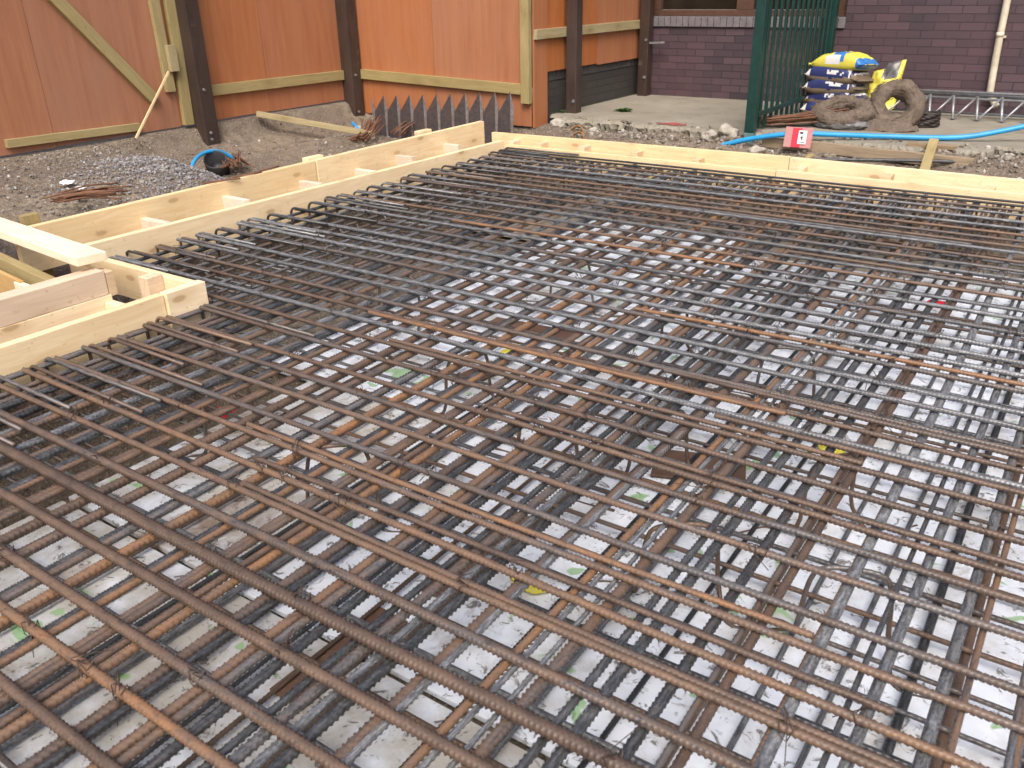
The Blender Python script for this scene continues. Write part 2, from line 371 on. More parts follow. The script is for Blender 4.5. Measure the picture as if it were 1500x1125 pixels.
# yard slab with a broken front edge
bm = bmesh.new(); prev = None
X = -7.5
while X < 9:
    base = 7.62
    if X < -4.75: base = 7.8
    if X > -2.2: base = 7.52
    if X > -.75: base = 7.85
    yj = base + random.uniform(-.02, .02) + .09 * mnoise.fractal(Vector((X * 2.6, 0, 5)), 1, 2, 4)
    cur = [bm.verts.new((X, 10.2, 0)), bm.verts.new((X, yj + random.uniform(.02, .07), 0)), bm.verts.new((X, yj, random.uniform(-.035, -.012))), bm.verts.new((X + random.uniform(-.01, .01), yj + random.uniform(-.02, .06), -.07)), bm.verts.new((X, yj + random.uniform(.02, .1), -.16))]
    if prev:
        for a in range(4): bm.faces.new((prev[a], prev[a + 1], cur[a + 1], cur[a]))
    prev = cur; X += random.uniform(.012, .035) if -5 < X < 1 else .3
bmesh.ops.recalc_face_normals(bm, faces=bm.faces)
slab = bm_obj('pavement', bm, 'concrete'); tag(slab, kind='structure')
bm = bmesh.new()   # faded red survey paint on the slab edge
for i in range(9):
    x = -3.5 + random.uniform(-.12, .12); y = 7.78 + random.uniform(-.06, .06); r = random.uniform(.02, .05)
    bm.faces.new([bm.verts.new((x + r * 1.6 * math.cos(a), y + r * math.sin(a), .004 + i * .0005)) for a in (k * .785 for k in range(8))])
tag(bm_obj('pavement_paint', bm, 'redpaint'), kind='structure')

# loose stones: several pieces of scatter, each one mass
base_bm = bmesh.new(); bmesh.ops.create_icosphere(base_bm, subdivisions=1, radius=1)
base_bm.verts.ensure_lookup_table(); BV = np.array([v.co[:] for v in base_bm.verts]); BF = np.array([[v.index for v in f.verts] for f in base_bm.faces]); base_bm.free()
def stones(name, pts, mat, label):
    vv = []; ff = []; o = 0
    for (x, y, z, s) in pts:
        q = BV * (1 + rng.uniform(-.35, .35, (len(BV), 1))) * rng.uniform(.6, 1.3, 3) * s
        a = rng.uniform(0, 6.3); c, sn = math.cos(a), math.sin(a); q = q @ np.array([[c, sn, 0], [-sn, c, 0], [0, 0, .75]])
        vv.append(q + (x, y, z)); ff.append(BF + o); o += len(BV)
    vv = np.concatenate(vv); ff = np.concatenate(ff)
    me = bpy.data.meshes.new(name); me.from_pydata(vv.tolist(), [], ff.tolist())
    return tag(mesh_obj(name, me, mat), label, 'rubble', None, 'stuff')
def sz(lo, hi): return lo * (hi / lo) ** (random.random() ** 2.2)
pts = []
while len(pts) < 9000:
    x, y = random.uniform(-7.2, -4.95), random.uniform(1.6, 7.3)
    if y > 5.2 and random.random() < .55: continue
    s = sz(.003, .018); pts.append((x, y, ground_h(x, y) + s * .3, s))
stones('rubble', pts, 'stone', 'loose rubble and stones on the bank below the plywood hoarding')
pts = []
while len(pts) < 5000:
    x, y = random.gauss(-5.72, .42), random.gauss(3.75, .34)
    if x > -5.0 or x < -7: continue
    s = sz(.003, .012); pts.append((x, y, ground_h(x, y) + s * .4 + .01, s))
stones('gravel', pts, 'grey_stone', 'heap of blue grey gravel behind the left timber shutter')
pts = []
while len(pts) < 7000:
    x, y = random.uniform(-4.75, .6), random.triangular(6.5, 7.85, 7.5)
    if y > 7.7 and random.random() < .6: continue
    s = sz(.003, .022) * (1.25 if y > 7.35 else 1); pts.append((x, y, ground_h(x, y) + s * .3 if y < 7.68 else s * .3, s))
stones('rubble', pts, 'stone', 'stones and crumbs of concrete under the broken yard edge')
for i, (x, y, s, lab) in enumerate(((-4.62, 7.55, .10, 'pinkish grey lump of concrete below the dark fence post'), (-4.2, 7.52, .075, 'small grey concrete lump at the broken slab edge beside the rusty rings'), (-3.0, 7.5, .10, 'pale concrete lump left of the green fence post'), (-2.86, 7.58, .13, 'largest white broken concrete lump against the green fence post'), (-2.5, 7.35, .09, 'grey concrete lump just right of the green post base'), (-6.85, 7.0, .10, 'white concrete lump between corner post and pleated steel'), (-5.95, 6.55, .08, 'pale lump of concrete beside the rod bundle by the shutter'), (-6.35, 6.65, .09, 'grey boulder on the sandy mound below the olive batten'))):
    bm = bmesh.new(); s *= .72; bmesh.ops.create_icosphere(bm, subdivisions=3, radius=s)
    for v in bm.verts: v.co *= 1 + .5 * mnoise.noise(v.co * (1.2 / s) + Vector((i * 7, 0, 0))) + .15 * mnoise.noise(v.co * (4 / s)); v.co.z *= .75
    z = ground_h(x, y) if y < 7.6 else -.05
    tag(bm_obj('concrete_lump', bm, 'chunk', None, Matrix.Translation((x, y, z + s * .25))), lab, 'concrete lump', 'broken lumps of concrete')

# ------------------------------------------------------------------ reinforcing mat
def bar_mesh(name, L, r, ribs=True, ns=10, bow=.007, step=None, pitch=.0135):
    pitch = pitch; step = step or (pitch / 5 if ribs else .12)
    n = int(L / step) + 1; s = np.arange(n) * step
    a = np.arange(ns) * 2 * np.pi / ns
    p = rng.uniform(0, 6.28, 4)
    cy = bow * (np.sin(s / L * 3.1 + p[0]) - np.sin(p[0]) + .35 * np.sin(s * 2.1 + p[1])); cz = bow * .22 * np.sin(s * 2.6 + p[2])
    S, A = np.meshgrid(s, a, indexing='ij')
    rr = np.full_like(S, r)
    if ribs:
        ph = S / pitch + np.abs(((A / np.pi) % 2) - 1) * 1.6      # slanting ribs on both flanks
        tri = np.abs((ph % 1) - .5) * 2
        rr = r * (.90 + .26 * np.clip((tri - .5) * 3.5, 0, 1))
        rr = np.where((np.abs(np.sin(A)) < .18), r * 1.0, rr)      # the two longitudinal seams
    x = S; y = cy[:, None] + rr * np.cos(A); z = cz[:, None] + rr * np.sin(A)
    co = np.stack([x, y, z], -1).reshape(-1, 3)
    i = np.arange(n - 1)[:, None] * ns; j = np.arange(ns)[None]; j2 = (j + 1) % ns
    f = np.stack([i + j, i + ns + j, i + ns + j2, i + j2], -1).reshape(-1, 4)[:, ::-1]
    me = bpy.data.meshes.new(name)
    me.vertices.add(len(co)); me.vertices.foreach_set('co', co.astype(np.float32).ravel())
    nf = len(f); me.loops.add(nf * 4 + 2 * ns); me.polygons.add(nf + 2)
    lv = np.concatenate([f.ravel(), np.arange(ns), (n - 1) * ns + np.arange(ns)[::-1]])
    me.loops.foreach_set('vertex_index', lv.astype(np.int32))
    ls = np.concatenate([np.arange(nf) * 4, [nf * 4, nf * 4 + ns]]).astype(np.int32)
    me.polygons.foreach_set('loop_start', ls)
    sm = np.ones(nf + 2, bool); sm[-2:] = False; me.polygons.foreach_set('use_smooth', sm)
    me.update(calc_edges=True); me.validate(); return me
r0 = .0115
ribA = [bar_mesh('rebar', 6.1, r0) for _ in range(5)]
ribB = [bar_mesh('rebar', 6.87, r0, pitch=.016) for _ in range(4)]
ribS = [bar_mesh('rebar', 3.85, r0) for _ in range(2)]
ribL = [bar_mesh('rebar', 1.9, r0) for _ in range(2)]
smoA = [bar_mesh('rebar', 6.1, r0, True, 8, step=.0135 / 4) for _ in range(4)]
lowA = [bar_mesh('rebar', 6.1, r0, False, 8) for _ in range(3)]
lowB = [bar_mesh('rebar', 6.82, r0, True, 8, pitch=.0135, step=.0135 / 4) for _ in range(2)]
lowS = [bar_mesh('rebar', 3.83, r0, False, 8) for _ in range(1)]
for m_ in ribA + ribB + ribS + ribL + lowB + smoA: m_.materials.append(M['rebar'])
for m_ in lowA + lowS: m_.materials.append(M['rebar_far'])
ZA, ZB, ZLA, ZLB = -.088, -.114, -.365, -.39
def bar(me, x, y, z, d, rot, tone, label, group, name='reinforcing_bar'):
    o = bpy.data.objects.new(name, me); col.objects.link(o); o.location = (x, y, z); o.rotation_euler = (0, 0, rot)
    k = d / 2 / r0; o.scale = (1, k, k); o.color = (*tone, 1); return tag(o, label, 'rebar', group)
def ordn(n): return f"{n}{'th' if 10 <= n % 100 <= 20 else {1: 'st', 2: 'nd', 3: 'rd'}.get(n % 10, 'th')}"
def tone(kind):
    j = lambda a, s=.12: min(1, max(0, a + random.uniform(-s, s)))
    return {'dark': (j(.25), j(.3), j(.15)), 'grey': (j(.22, .16), j(.45), j(.68)), 'blue': (j(.08), j(.3), j(.75)), 'light': (j(.1), j(.4), 1.0),
            'mix': (j(.5), j(.45), j(.5)), 'brown': (j(.64, .18), j(.48, .18), j(.58)), 'rust': (j(.95, .05), j(.36), j(.3)), 'orange': (j(.85), j(.82, .08), j(.4))}[kind]
WORD = {'dark': 'dark', 'grey': 'grey', 'blue': 'blue grey', 'light': 'bright grey', 'mix': 'patchy grey and brown', 'brown': 'brown', 'rust': 'rusty brown', 'orange': 'orange rusted'}
# main bars across the top, counted from the back shutter: (y, diameter, tone)
TOP = [(6.165, .020, 'dark'), (6.06, .020, 'dark'), (5.94, .020, 'mix'), (5.80, .022, 'grey'), (5.64, .024, 'blue'), (5.46, .022, 'grey'), (5.345, .020, 'brown'),
       (5.215, .020, 'mix'), (5.07, .022, 'brown'), (4.945, .022, 'grey'), (4.79, .022, 'mix'), (4.62, .022, 'brown'), (4.49, .022, 'grey'), (4.33, .022, 'mix'),
       (4.18, .022, 'brown'), (4.035, .020, 'mix'), (3.92, .024, 'grey'), (3.74, .024, 'mix'), (3.55, .026, 'grey'), (3.42, .024, 'grey'), (3.29, .026, 'blue'),
       (3.155, .024, 'mix'), (2.98, .025, 'grey'), (2.86, .024, 'grey'), (2.70, .025, 'mix'), (2.585, .022, 'rust'), (2.47, .027, 'grey'),
       (2.325, .024, 'brown'), (2.195, .024, 'brown'), (2.035, .024, 'brown'), (1.92, .024, 'brown'), (1.78, .024, 'brown'), (1.635, .024, 'brown'),
       (1.52, .025, 'brown'), (1.385, .026, 'brown'), (1.265, .025, 'brown'), (1.145, .027, 'mix'), (1.015, .036, 'rust'), (.88, .029, 'brown'),
       (.735, .028, 'brown'), (.617, .026, 'orange'), (.50, .027, 'brown'), (.38, .027, 'brown'), (.25, .027, 'mix'), (.1, .027, 'brown')]
GA = 'long bars lying on top of the mat'
main = []
for i, (y, d, t) in enumerate(TOP):
    y *= 1.028; d *= .82 if y > 3.6 else (.80 if y > 1.2 else .93)
    left = -4.425 + random.uniform(-.025, .015) if y > 2.36 else -3.335 + random.uniform(-.02, .015)
    if y > 3.9: me = random.choice(smoA)
    else: me = random.choice(ribA)
    if i in (37,): me = ribA[0]
    b = bar(me, left, y, ZA + random.uniform(-.003, .003) + d / 2 - .012, d, R(random.uniform(-.13, .13)), tone(t),
            f'{WORD[t]} long bar on the mat, {ordn(i + 1)} from the back shutter', GA)
    main.append((b, left, y, d, t))
# short laps lying beside some of them
for i, (idx, x, off, t) in enumerate(((15, -3.3, -.03, 'orange'), (25, -2.6, -.045, 'orange'), (27, -2.3, .03, 'brown'), (33, -2.2, .026, 'orange'), (34, -2.0, .028, 'rust'), (35, -1.9, .028, 'brown'),
                                      (26, -.9, -.05, 'rust'), (24, -1.2, -.04, 'brown'), (21, -1.6, .04, 'orange'), (13, -1.3, .05, 'rust'), (9, -2.4, .04, 'mix'), (29, -1.6, .035, 'rust'), (5, -3.8, .035, 'dark'))):
    y = TOP[idx][0] * 1.028 + off
    bar(ribL[i % 2], x, y, ZA + .001, .017, R(random.uniform(-.3, .3)), tone(t), f'short {WORD[t]} lap bar beside the {ordn(idx + 1)} long bar from back shutter', 'short lap bars on top of the mat')
# bars running away from the camera, directly under the long ones
xs_b = [-4.33, -4.21, -4.09, -3.96, -3.85, -3.73, -3.60, -3.49, -3.27, -3.16, -3.05, -2.93, -2.81, -2.70, -2.585, -2.47, -2.36, -2.24, -2.12, -2.0, -1.89, -1.79, -1.67, -1.555, -1.44, -1.33, -1.235, -1.128, -1.045, -.965, -.84, -.735, -.655, -.60, -.50, -.40, -.265, -.155, -.03, .09, .2, .32, .44, .56, .68, .8, .92, 1.04]
big = {-1.44: (.032, 'mix'), -1.33: (.030, 'brown'), -1.235: (.028, 'dark'), -1.128: (.03, 'mix'), -1.045: (.03, 'dark'), -.965: (.036, 'brown'), -.735: (.032, 'mix'), -.60: (.030, 'dark'),
       -.50: (.030, 'dark'), -.40: (.026, 'rust'), -.265: (.034, 'blue'), -.155: (.030, 'grey'), -.03: (.030, 'grey'), -.84: (.024, 'orange'), -1.67: (.028, 'brown'), -1.555: (.028, 'orange')}
GB = 'cross bars tied under the long bars'
KX = 1.02
for i, x in enumerate(xs_b):
    short = x < -3.4
    d, t = big.get(x, (random.choice(((.02, .025, .028, .03) if -3.3 < x < -.9 else (.014, .016, .016, .020, .022))), random.choice(('grey', 'brown', 'mix', 'dark', 'mix', 'grey', 'brown', 'orange', 'dark')) if x < .1 else random.choice(('brown', 'mix', 'grey'))))
    if x in big: d *= .86
    x2 = x * (KX if not short else 1) + (random.uniform(-.012, .012) if x not in big else 0)
    bar(random.choice(ribS) if short else random.choice(ribB), x2, 2.47 if short else -.55, ZB - (d / 2 - .0115), d, R(90 + random.uniform(-.3, .3)), tone(t),
        f'{WORD[t]} cross bar under the long bars, {ordn(i + 1)} from the left shutter', GB)
mates = 0
for i, x in enumerate(xs_b):
    if x in (-1.44, -1.128, -.965, -.735, -.40, -.265, -.155, -.03) or (x > -3.3 and random.random() < (.7 if x < -.9 else .4)):
        mates += 1; t = random.choice(('mix', 'brown', 'grey', 'brown', 'orange', 'dark'))
        bar(random.choice(ribB), x * KX + random.choice((-1, 1)) * random.uniform(.024, .033), -.55 + random.uniform(-.2, .2), ZB, .012 + .005 * random.random() + (.006 if x < -.9 else 0), R(90 + random.uniform(-.25, .25)), tone(t),
            f'thin {WORD[t]} bar beside the {ordn(i + 1)} cross bar from the left shutter', 'thin bars paired with the cross bars')
# bottom layer, both ways (only glimpsed through the top layer: nothing tells these bars apart)
for i in range(36):
    y = .3 + i * .163 + random.uniform(-.025, .025)
    left = -4.41 if y > 2.36 else -3.315
    bar(random.choice(lowA), left, y, ZLA, random.choice((.014, .016, .018)), R(random.uniform(-.3, .3)), tone(random.choice(('grey', 'mix', 'brown', 'dark'))),
        'bar of the bottom layer lying parallel to the long bars, glimpsed through the mat', 'bottom layer bars running with the long bars')
for i in range(38):
    x = -4.36 + i * .146 + random.uniform(-.03, .03); short = x < -3.4
    if -3.45 < x < -3.3: continue
    bar(lowS[0] if short else random.choice(lowB), x, 2.47 if short else -.5, ZLB, random.choice((.014, .016, .022, .025)), R(90 + random.uniform(-.4, .4)), tone(random.choice(('grey', 'mix', 'brown', 'dark', 'rust'))),
        'bar of the bottom layer running away from the camera, glimpsed through the mat', 'bottom layer bars running with the cross bars')
# U bars closing the edges: top leg laps the long bar, vertical end, bottom leg
def ubar_path(L, zt, zb, L2=.45):
    p = [Vector((L, 0, zt)), Vector((.06, 0, zt))]; rr = .045
    for k in range(1, 6): a = math.pi / 2 * k / 5; p.append(Vector((.06 - rr * math.sin(a), 0, zt - rr + rr * math.cos(a))))
    for k in range(0, 6): a = math.pi / 2 * k / 5; p.append(Vector((.015 + rr - rr * math.cos(a), 0, zb + rr - rr * math.sin(a))))
    p.append(Vector((L2, 0, zb))); return p
um = []
for L in (.55, .66, .78):
    bm = sweep([(ubar_path(L, 0, -.27), .008)], 8); me = bpy.data.meshes.new('u_bar'); bm.to_mesh(me); bm.free()
    me.polygons.foreach_set('use_smooth', [True] * len(me.polygons)); me.materials.append(M['rebar']); um.append(me)
for i, (b, left, y, d, t) in enumerate(main):
    if y < .4: continue
    o = bpy.data.objects.new('u_bar', random.choice(um)); col.objects.link(o)
    o.location = (left - .045 + random.uniform(-.012, .02), y + random.choice((-1, 1)) * random.uniform(.028, .036), ZA + random.uniform(-.002, .008)); o.rotation_euler = (0, 0, R(random.uniform(-1.2, 1.2)))
    o.color = (*tone(random.choice(('brown', 'rust', 'mix')) if y < 2.4 else random.choice(('dark', 'mix', 'grey'))), 1)
    tag(o, f'bent bar at left end of the {ordn(i + 1)} long bar from back shutter', 'rebar', 'bent bars closing the left edge')
for i, x in enumerate(xs_b):
    if x > .25: continue
    for k in ((0,) if random.random() < .45 else (0, 1)):
        o = bpy.data.objects.new('u_bar', random.choice(um)); col.objects.link(o)
        o.location = (x * (KX if x > -3.4 else 1) + (.03, -.034)[k] + random.uniform(-.006, .006), 6.345, ZB - .004); o.rotation_euler = (0, 0, R(-90 + random.uniform(-1.5, 1.5)))
        o.color = (*tone(random.choice(('dark', 'mix', 'rust'))), 1)
        tag(o, f'bent bar at far end of the {ordn(i + 1)} cross bar from left shutter' + (', left twin' if k else ''), 'rebar', 'bent bars closing the far edge')
# tie wires at crossings, parts of the long bars
tw = []
for s in range(4):
    q = random.Random(s); loop = [(.017 * math.cos(a) , .016 * math.sin(a) , .006 * math.sin(2 * a)) for a in (k * .5236 for k in range(12))]
    loop = [Vector((p[0] + .004, p[1], p[2] + (.016 if abs(p[1]) < .01 else -.01))) for p in loop]
    t1 = curve_pts([(0, 0, .016), (q.uniform(-.02, .02), q.uniform(-.02, .02), .04), (q.uniform(-.05, .05), q.uniform(-.05, .05), q.uniform(.018, .045))], 4)
    t2 = curve_pts([(0, 0, .016), (q.uniform(-.03, .03), q.uniform(-.03, .03), .03), (q.uniform(-.05, .05), q.uniform(-.05, .05), q.uniform(-.05, .03))], 4)
    bm = sweep([(loop + [loop[0]], .0013), (t1, .0012), (t2, .0012)], 5); me = bpy.data.meshes.new('tie_wire'); bm.to_mesh(me); bm.free(); me.materials.append(M['wire']); tw.append(me)
for (b, left, y, d, t) in main:
    if y > 5.2: continue
    for x in xs_b:
        if x < left + .1 or x > .3 or random.random() > .13: continue
        o = bpy.data.objects.new('tie_wire', random.choice(tw)); col.objects.link(o); o.parent = b
        o.location = (x * (KX if x > -3.4 else 1) - left, 0, 0); o.rotation_euler = (0, 0, random.uniform(0, 6.28)); k = b.scale[1]; o.scale = (1, 1 / k, 1 / k)
# bent support chairs standing between the two layers
for i, (x, y, a) in enumerate(((-2.95, 3.2, 20), (-2.0, 2.55, 70), (-1.45, 2.3, 10), (-1.1, 2.5, 50), (-2.3, 3.9, 30), (-1.5, 3.5, 80), (-.9, 3.3, 15), (-.5, 2.5, 60), (-1.9, 1.7, 40), (-.75, 1.9, 35), (-2.6, 1.8, 85), (-.3, 1.95, 20))):
    bm = sweep([(curve_pts([(-.3, .12, 0), (-.14, .1, .0), (-.12, 0, .06), (-.1, 0, .23), (-.06, 0, .278), (.06, 0, .278), (.1, 0, .23), (.12, 0, .06), (.14, -.1, 0), (.3, -.12, 0)], 5), .007)], 7)
    o = bm_obj('support_chair', bm, 'rebar_far', None, Matrix.Translation((x, y, -.415)) @ Matrix.Rotation(R(a), 4, 'Z'), True); o.color = (*tone('brown'), 1)
    tag(o, 'bent steel chair holding the top layer above the white panels', 'bar support', 'bent steel chairs inside the mat')

# ------------------------------------------------------------------ white foam panels and scraps under the mat
PX = [-4.35, -3.2, -1.98, -.76, .46, 1.68]
for i in range(5):
    for j, (y0, y1) in enumerate(((-1.2, 1.22), (1.24, 2.42), (2.44, 3.62), (3.64, 4.84), (4.86, 5.75))):
        if i == 0 and j < 4: continue
        if (i, j) == (0, 4): continue
        x0, x1 = PX[i], PX[i + 1] - .02; x0 = -2.84 if (i == 1 and j < 2) else x0; h = .018 + random.uniform(-.004, .006)
        if (i, j) == (2, 4): y1 = 5.4
        o = bm_obj('foam_panel', box_bm(x1 - x0, y1 - y0, h, .004), 'foam_dirty' if (j == 0 or (i == 1 and j < 2)) else 'foam', None, Matrix.Translation(((x0 + x1) / 2, (y0 + y1) / 2, -.434 + h / 2)) @ Matrix.Rotation(R(random.uniform(-.5, .5)), 4, 'Z'))
        tag(o, 'dirty white foam panel on the floor under the steel mat', 'foam panel', 'white panels under the mat')
def strip(x, y, L, w, a, lab, grp='brown board strips under the mat'):
    o = bm_obj('board_strip', box_bm(L, w, .008, .002), 'brownboard', None, Matrix.Translation((x, y, -.402)) @ Matrix.Rotation(R(a), 4, 'Z')); tag(o, lab, 'board', grp)
strip(-1.93, 1.75, .95, .13, 90, 'longest brown strip lying under the mat in the near middle')
strip(-1.36, 1.78, .5, .14, 92, 'brown strip under the mat right of the longest strip')
strip(-2.2, 2.9, .26, .12, 80, 'short brown strip under the middle of the mat')
strip(-1.0, 2.65, .34, .2, 20, 'wide brown scrap under the mat near the bent chairs')
strip(-1.42, 1.2, .4, .12, 88, 'short brown strip under the nearest part of the mat')
strip(-2.3, 3.5, .5, .12, 5, 'brown strip under the mat running along the long bars')
for i, (x, y, m_, lab) in enumerate(((-1.15, 1.73, 'yellow', 'larger yellow wrapper scrap under the near right of the mat'), (-2.22, 3.15, 'yellow', 'yellow wrapper scrap under the middle of the mat'), (-.62, 3.05, 'yellow', 'yellow wrapper scrap under the right of the mat'), (-.6, 5.0, 'red', 'red scrap under the far part of the mat'), (-2.9, 1.98, 'red', 'dark red scrap near the stepped shutter'))):
    bm = bmesh.new(); n = 9; vs = [bm.verts.new((.07 * random.uniform(.6, 1.2) * math.cos(k * 6.283 / n), .05 * random.uniform(.6, 1.2) * math.sin(k * 6.283 / n), random.uniform(0, .014))) for k in range(n)]
    c = bm.verts.new((0, 0, .02)); [bm.faces.new((vs[k], vs[(k + 1) % n], c)) for k in range(n)]
    tag(bm_obj('wrapper_scrap', bm, m_, None, Matrix.Translation((x, y, -.407)) @ Matrix.Rotation(i * 1.3, 4, 'Z')), lab, 'scrap', 'coloured scraps under the mat')

# ------------------------------------------------------------------ timber shutters
def board_y(name, x0, x1, y0, y1, z0, z1, mat, par): return abox(name, (x0, y0, z0), (x1, y1, z1), mat, par, .0025, 1)
def board_x(name, x0, x1, y0, y1, z0, z1, mat, par): return abox(name, (x0, y0, z0), (x1, y1, z1), mat, par, .0025, 0)
def sloped(name, p0, p1, th, h, mat, par):   # upright board whose top edge follows p0-p1
    (x0, y0, z0), (x1, y1, z1) = p0, p1
    return plank(name, (x0 - th / 2, y0, z0 - h / 2), (x1 - th / 2, y1, z1 - h / 2), th, h, mat, par, bev=.0025)
L = empty('timber_shutter', (-4.6, 4.2, -.2), 'long left timber shutter, double boards with stub blocks wedged between', 'formwork')
sloped('inner_board', (-4.478, 2.34, 0), (-4.49, 6.396, -.026), .047, .22, 'new_wood', L)
board_x('inner_board', -4.52, -4.45, 2.336, 2.34, -.2, -.02, 'new_wood', L) if False else None
sloped('outer_board', (-4.78, 2.2, .088), (-4.72, 4.35, .112), .047, .25, 'new_wood', L)
sloped('outer_board', (-4.714, 4.36, .115), (-4.665, 6.35, .137), .047, .25, 'new_wood', L)
for y in (2.95, 3.55, 4.2, 4.75, 5.2, 5.8): board_x('stub_block', -4.728 + (y - 4.2) * .026, -4.527, y - .024, y + .024, -.17, .0 + random.uniform(-.02, .05), 'pale_end', L)
for y, zz in ((5.55, .150), (4.30, .135)): board_y('packing_block', -4.80, -4.745, y, y + .16, -.1, zz, 'new_wood', L)
B = empty('timber_shutter', (-2, 6.5, -.2), 'pale back timber shutter along the far edge of the steel mat', 'formwork')
board_x('inner_board', -4.474, -2.02, 6.4, 6.445, -.24, -.06, 'new_wood', B)
board_x('inner_board', -2.016, 2.6, 6.4, 6.445, -.24, -.052, 'new_wood', B)
plank('outer_board', (-4.74, 6.585, -.103), (-1.98, 6.585, -.086), .045, .215, 'new_wood', B, bev=.0025)
plank('outer_board', (-1.976, 6.585, -.089), (2.6, 6.572, -.125), .045, .215, 'new_wood', B, bev=.0025)
for x in (-4.45, -4.15, -3.72, -3.22, -2.68, -1.86, -1.25, -.6): board_y('stub_block', x - .03, x + .03, 6.446, 6.561, -.15, -.036 + random.uniform(-.01, .012), 'end_wood', B)
S = empty('timber_shutter', (-3.5, 2.0, -.2), 'stepped near left timber shutter with double boards and a square corner', 'formwork')
board_y('inner_board', -3.437, -3.39, -1.2, 2.12, -.2, 0, 'new_wood', S)
board_y('corner_block', -3.425, -3.372, 2.124, 2.335, -.2, .006, 'new_wood', S)
board_x('end_board', -4.474, -3.43, 2.288, 2.332, -.17, .0, 'new_wood', S)
board_y('outer_board', -3.70, -3.657, -1.2, 2.03, -.24, -.018, 'new_wood', S)
board_y('upper_board', -3.752, -3.66, -1.2, 2.02, -.016, .098, 'grey_wood', S)
board_y('end_piece', -3.748, -3.662, 2.024, 2.065, -.03, .085, 'grey_wood', S)
board_x('spacer_block', -3.655, -3.439, 1.985, 2.03, -.2, -.045, 'new_wood', S)
board_x('spacer_block', -3.655, -3.439, 1.26, 1.305, -.2, -.06, 'new_wood', S)
board_y('stub_block', -3.70, -3.63, 2.2, 2.286, -.15, .012, 'end_wood', S)
T = plank('timber_baulk', (-5.6, 2.25, .088), (-3.71, 2.005, .148), .14, .04, 'pale_wood'); tag(T, 'white faced timber lying across the boards at the left edge', 'timber')
T = plank('timber_batten', (-4.95, 2.06, -.02), (-3.83, 1.93, -.03), .05, .09, 'olive_wood'); tag(T, 'olive batten tucked below the white faced timber', 'timber')
T = plank('board_offcut', (-4.9, 1.98, -.12), (-4.2, 1.9, -.12), .02, .22, 'golden_wood'); tag(T, 'golden brown board offcut standing in the left corner behind the shutter', 'timber')
T = plank('timber_offcut', (-4.25, 1.9, -.12), (-3.83, 1.87, -.12), .03, .2, 'pale_wood'); tag(T, 'pale board offcut standing below the olive batten', 'timber')
T = plank('timber_peg', (-4.86, 2.33, -.4), (-4.86, 2.33, .14), .05, .09, 'olive_wood', up=(0, 1, 0)); tag(T, 'square timber peg behind the left shutter near the picture edge', 'peg')

# ------------------------------------------------------------------ hoardings
H = empty('plywood_hoarding', (-7.28, 4, .08), 'left red plywood hoarding with diagonal brace and dark posts', 'hoarding')
for y0, y1, zb in ((-1.0, .2, .07), (.204, 1.42, .07), (1.424, 2.64, .07), (2.644, 3.86, .075), (3.864, 5.085, .08), (5.089, 6.18, .09), (6.184, 7.40, .085)):
    abox('plywood_panel', (-7.298, y0, zb), (-7.28, y1, 2.45), 'ply', H, .001, 1) if False else bm_obj('plywood_panel', box_bm(.018, y1 - y0, 2.45 - zb, .001), 'ply', H, Matrix.Translation((-7.289, (y0 + y1) / 2, (zb + 2.45) / 2)))
up = (1, 0, 0)
plank('brace', (-7.255, 3.08, 2.44), (-7.255, 4.84, .35), .1, .045, 'olive_wood', H, up)
plank('bottom_rail', (-7.255, 3.45, .165), (-7.255, 4.64, .14), .065, .045, 'olive_wood', H, up)
plank('batten', (-7.255, 5.02, .4), (-7.255, 5.01, 2.44), .09, .045, 'olive_wood', H, up)
plank('batten', (-7.252, 5.15, .09), (-7.252, 5.19, 2.44), .1, .05, 'olive_wood', H, up)
plank('cleat', (-7.205, 5.065, .575), (-7.205, 5.065, .80), .085, .045, 'olive_wood', H, up)
plank('rail', (-7.255, 5.33, .368), (-7.255, 7.24, .352), .098, .045, 'olive_wood', H, up)
plank('rail', (-7.255, 5.33, 1.6), (-7.255, 7.24, 1.6), .098, .045, 'olive_wood', H, up)
for (x, y, zb, w) in ((-7.17, 5.285, -.45, .15), (-7.2, 7.325, -.5, .155)):
    p = plank('post', (x, y, zb), (x, y, 2.5), w, w, 'post', H, (0, 1, 0), .008)
    for z in (.06, .0, .45): 
        bm = bmesh.new(); bmesh.ops.create_cone(bm, segments=8, radius1=.014, radius2=.012, depth=.012, cap_ends=True)
        bm_obj('bolt', bm, 'galv', p, Matrix.Translation((x + w / 2 + .006, y - .02, z - .05 if w < .152 else z - .1)) @ Matrix.Rotation(R(90), 4, 'Y'))
H2 = empty('plywood_hoarding', (-6, 7.43, 0), 'middle red plywood hoarding behind the pleated steel sheets', 'hoarding')
for x0, x1 in ((-7.27, -6.09), (-6.086, -4.87)): bm_obj('plywood_panel', box_bm(x1 - x0, .018, 2.52, .001), 'ply', H2, Matrix.Translation(((x0 + x1) / 2, 7.439, 1.19)))
plank('rail', (-7.12, 7.407, .355), (-4.965, 7.407, .287), .045, .1, 'olive_wood', H2)
plank('rail', (-7.12, 7.407, 1.6), (-4.965, 7.407, 1.6), .045, .1, 'olive_wood', H2)
plank('batten', (-4.908, 7.402, .155), (-4.908, 7.402, 2.45), .055, .1, 'olive_wood', H2, (1, 0, 0))
H3 = empty('plywood_hoarding', (-4.86, 8.6, 0), 'right red plywood hoarding standing over the dark brick dwarf wall', 'hoarding')
bm_obj('end_panel', box_bm(.018, .25, 2.53, .001), 'ply', H3, Matrix.Translation((-4.854, 7.575, 1.182)))
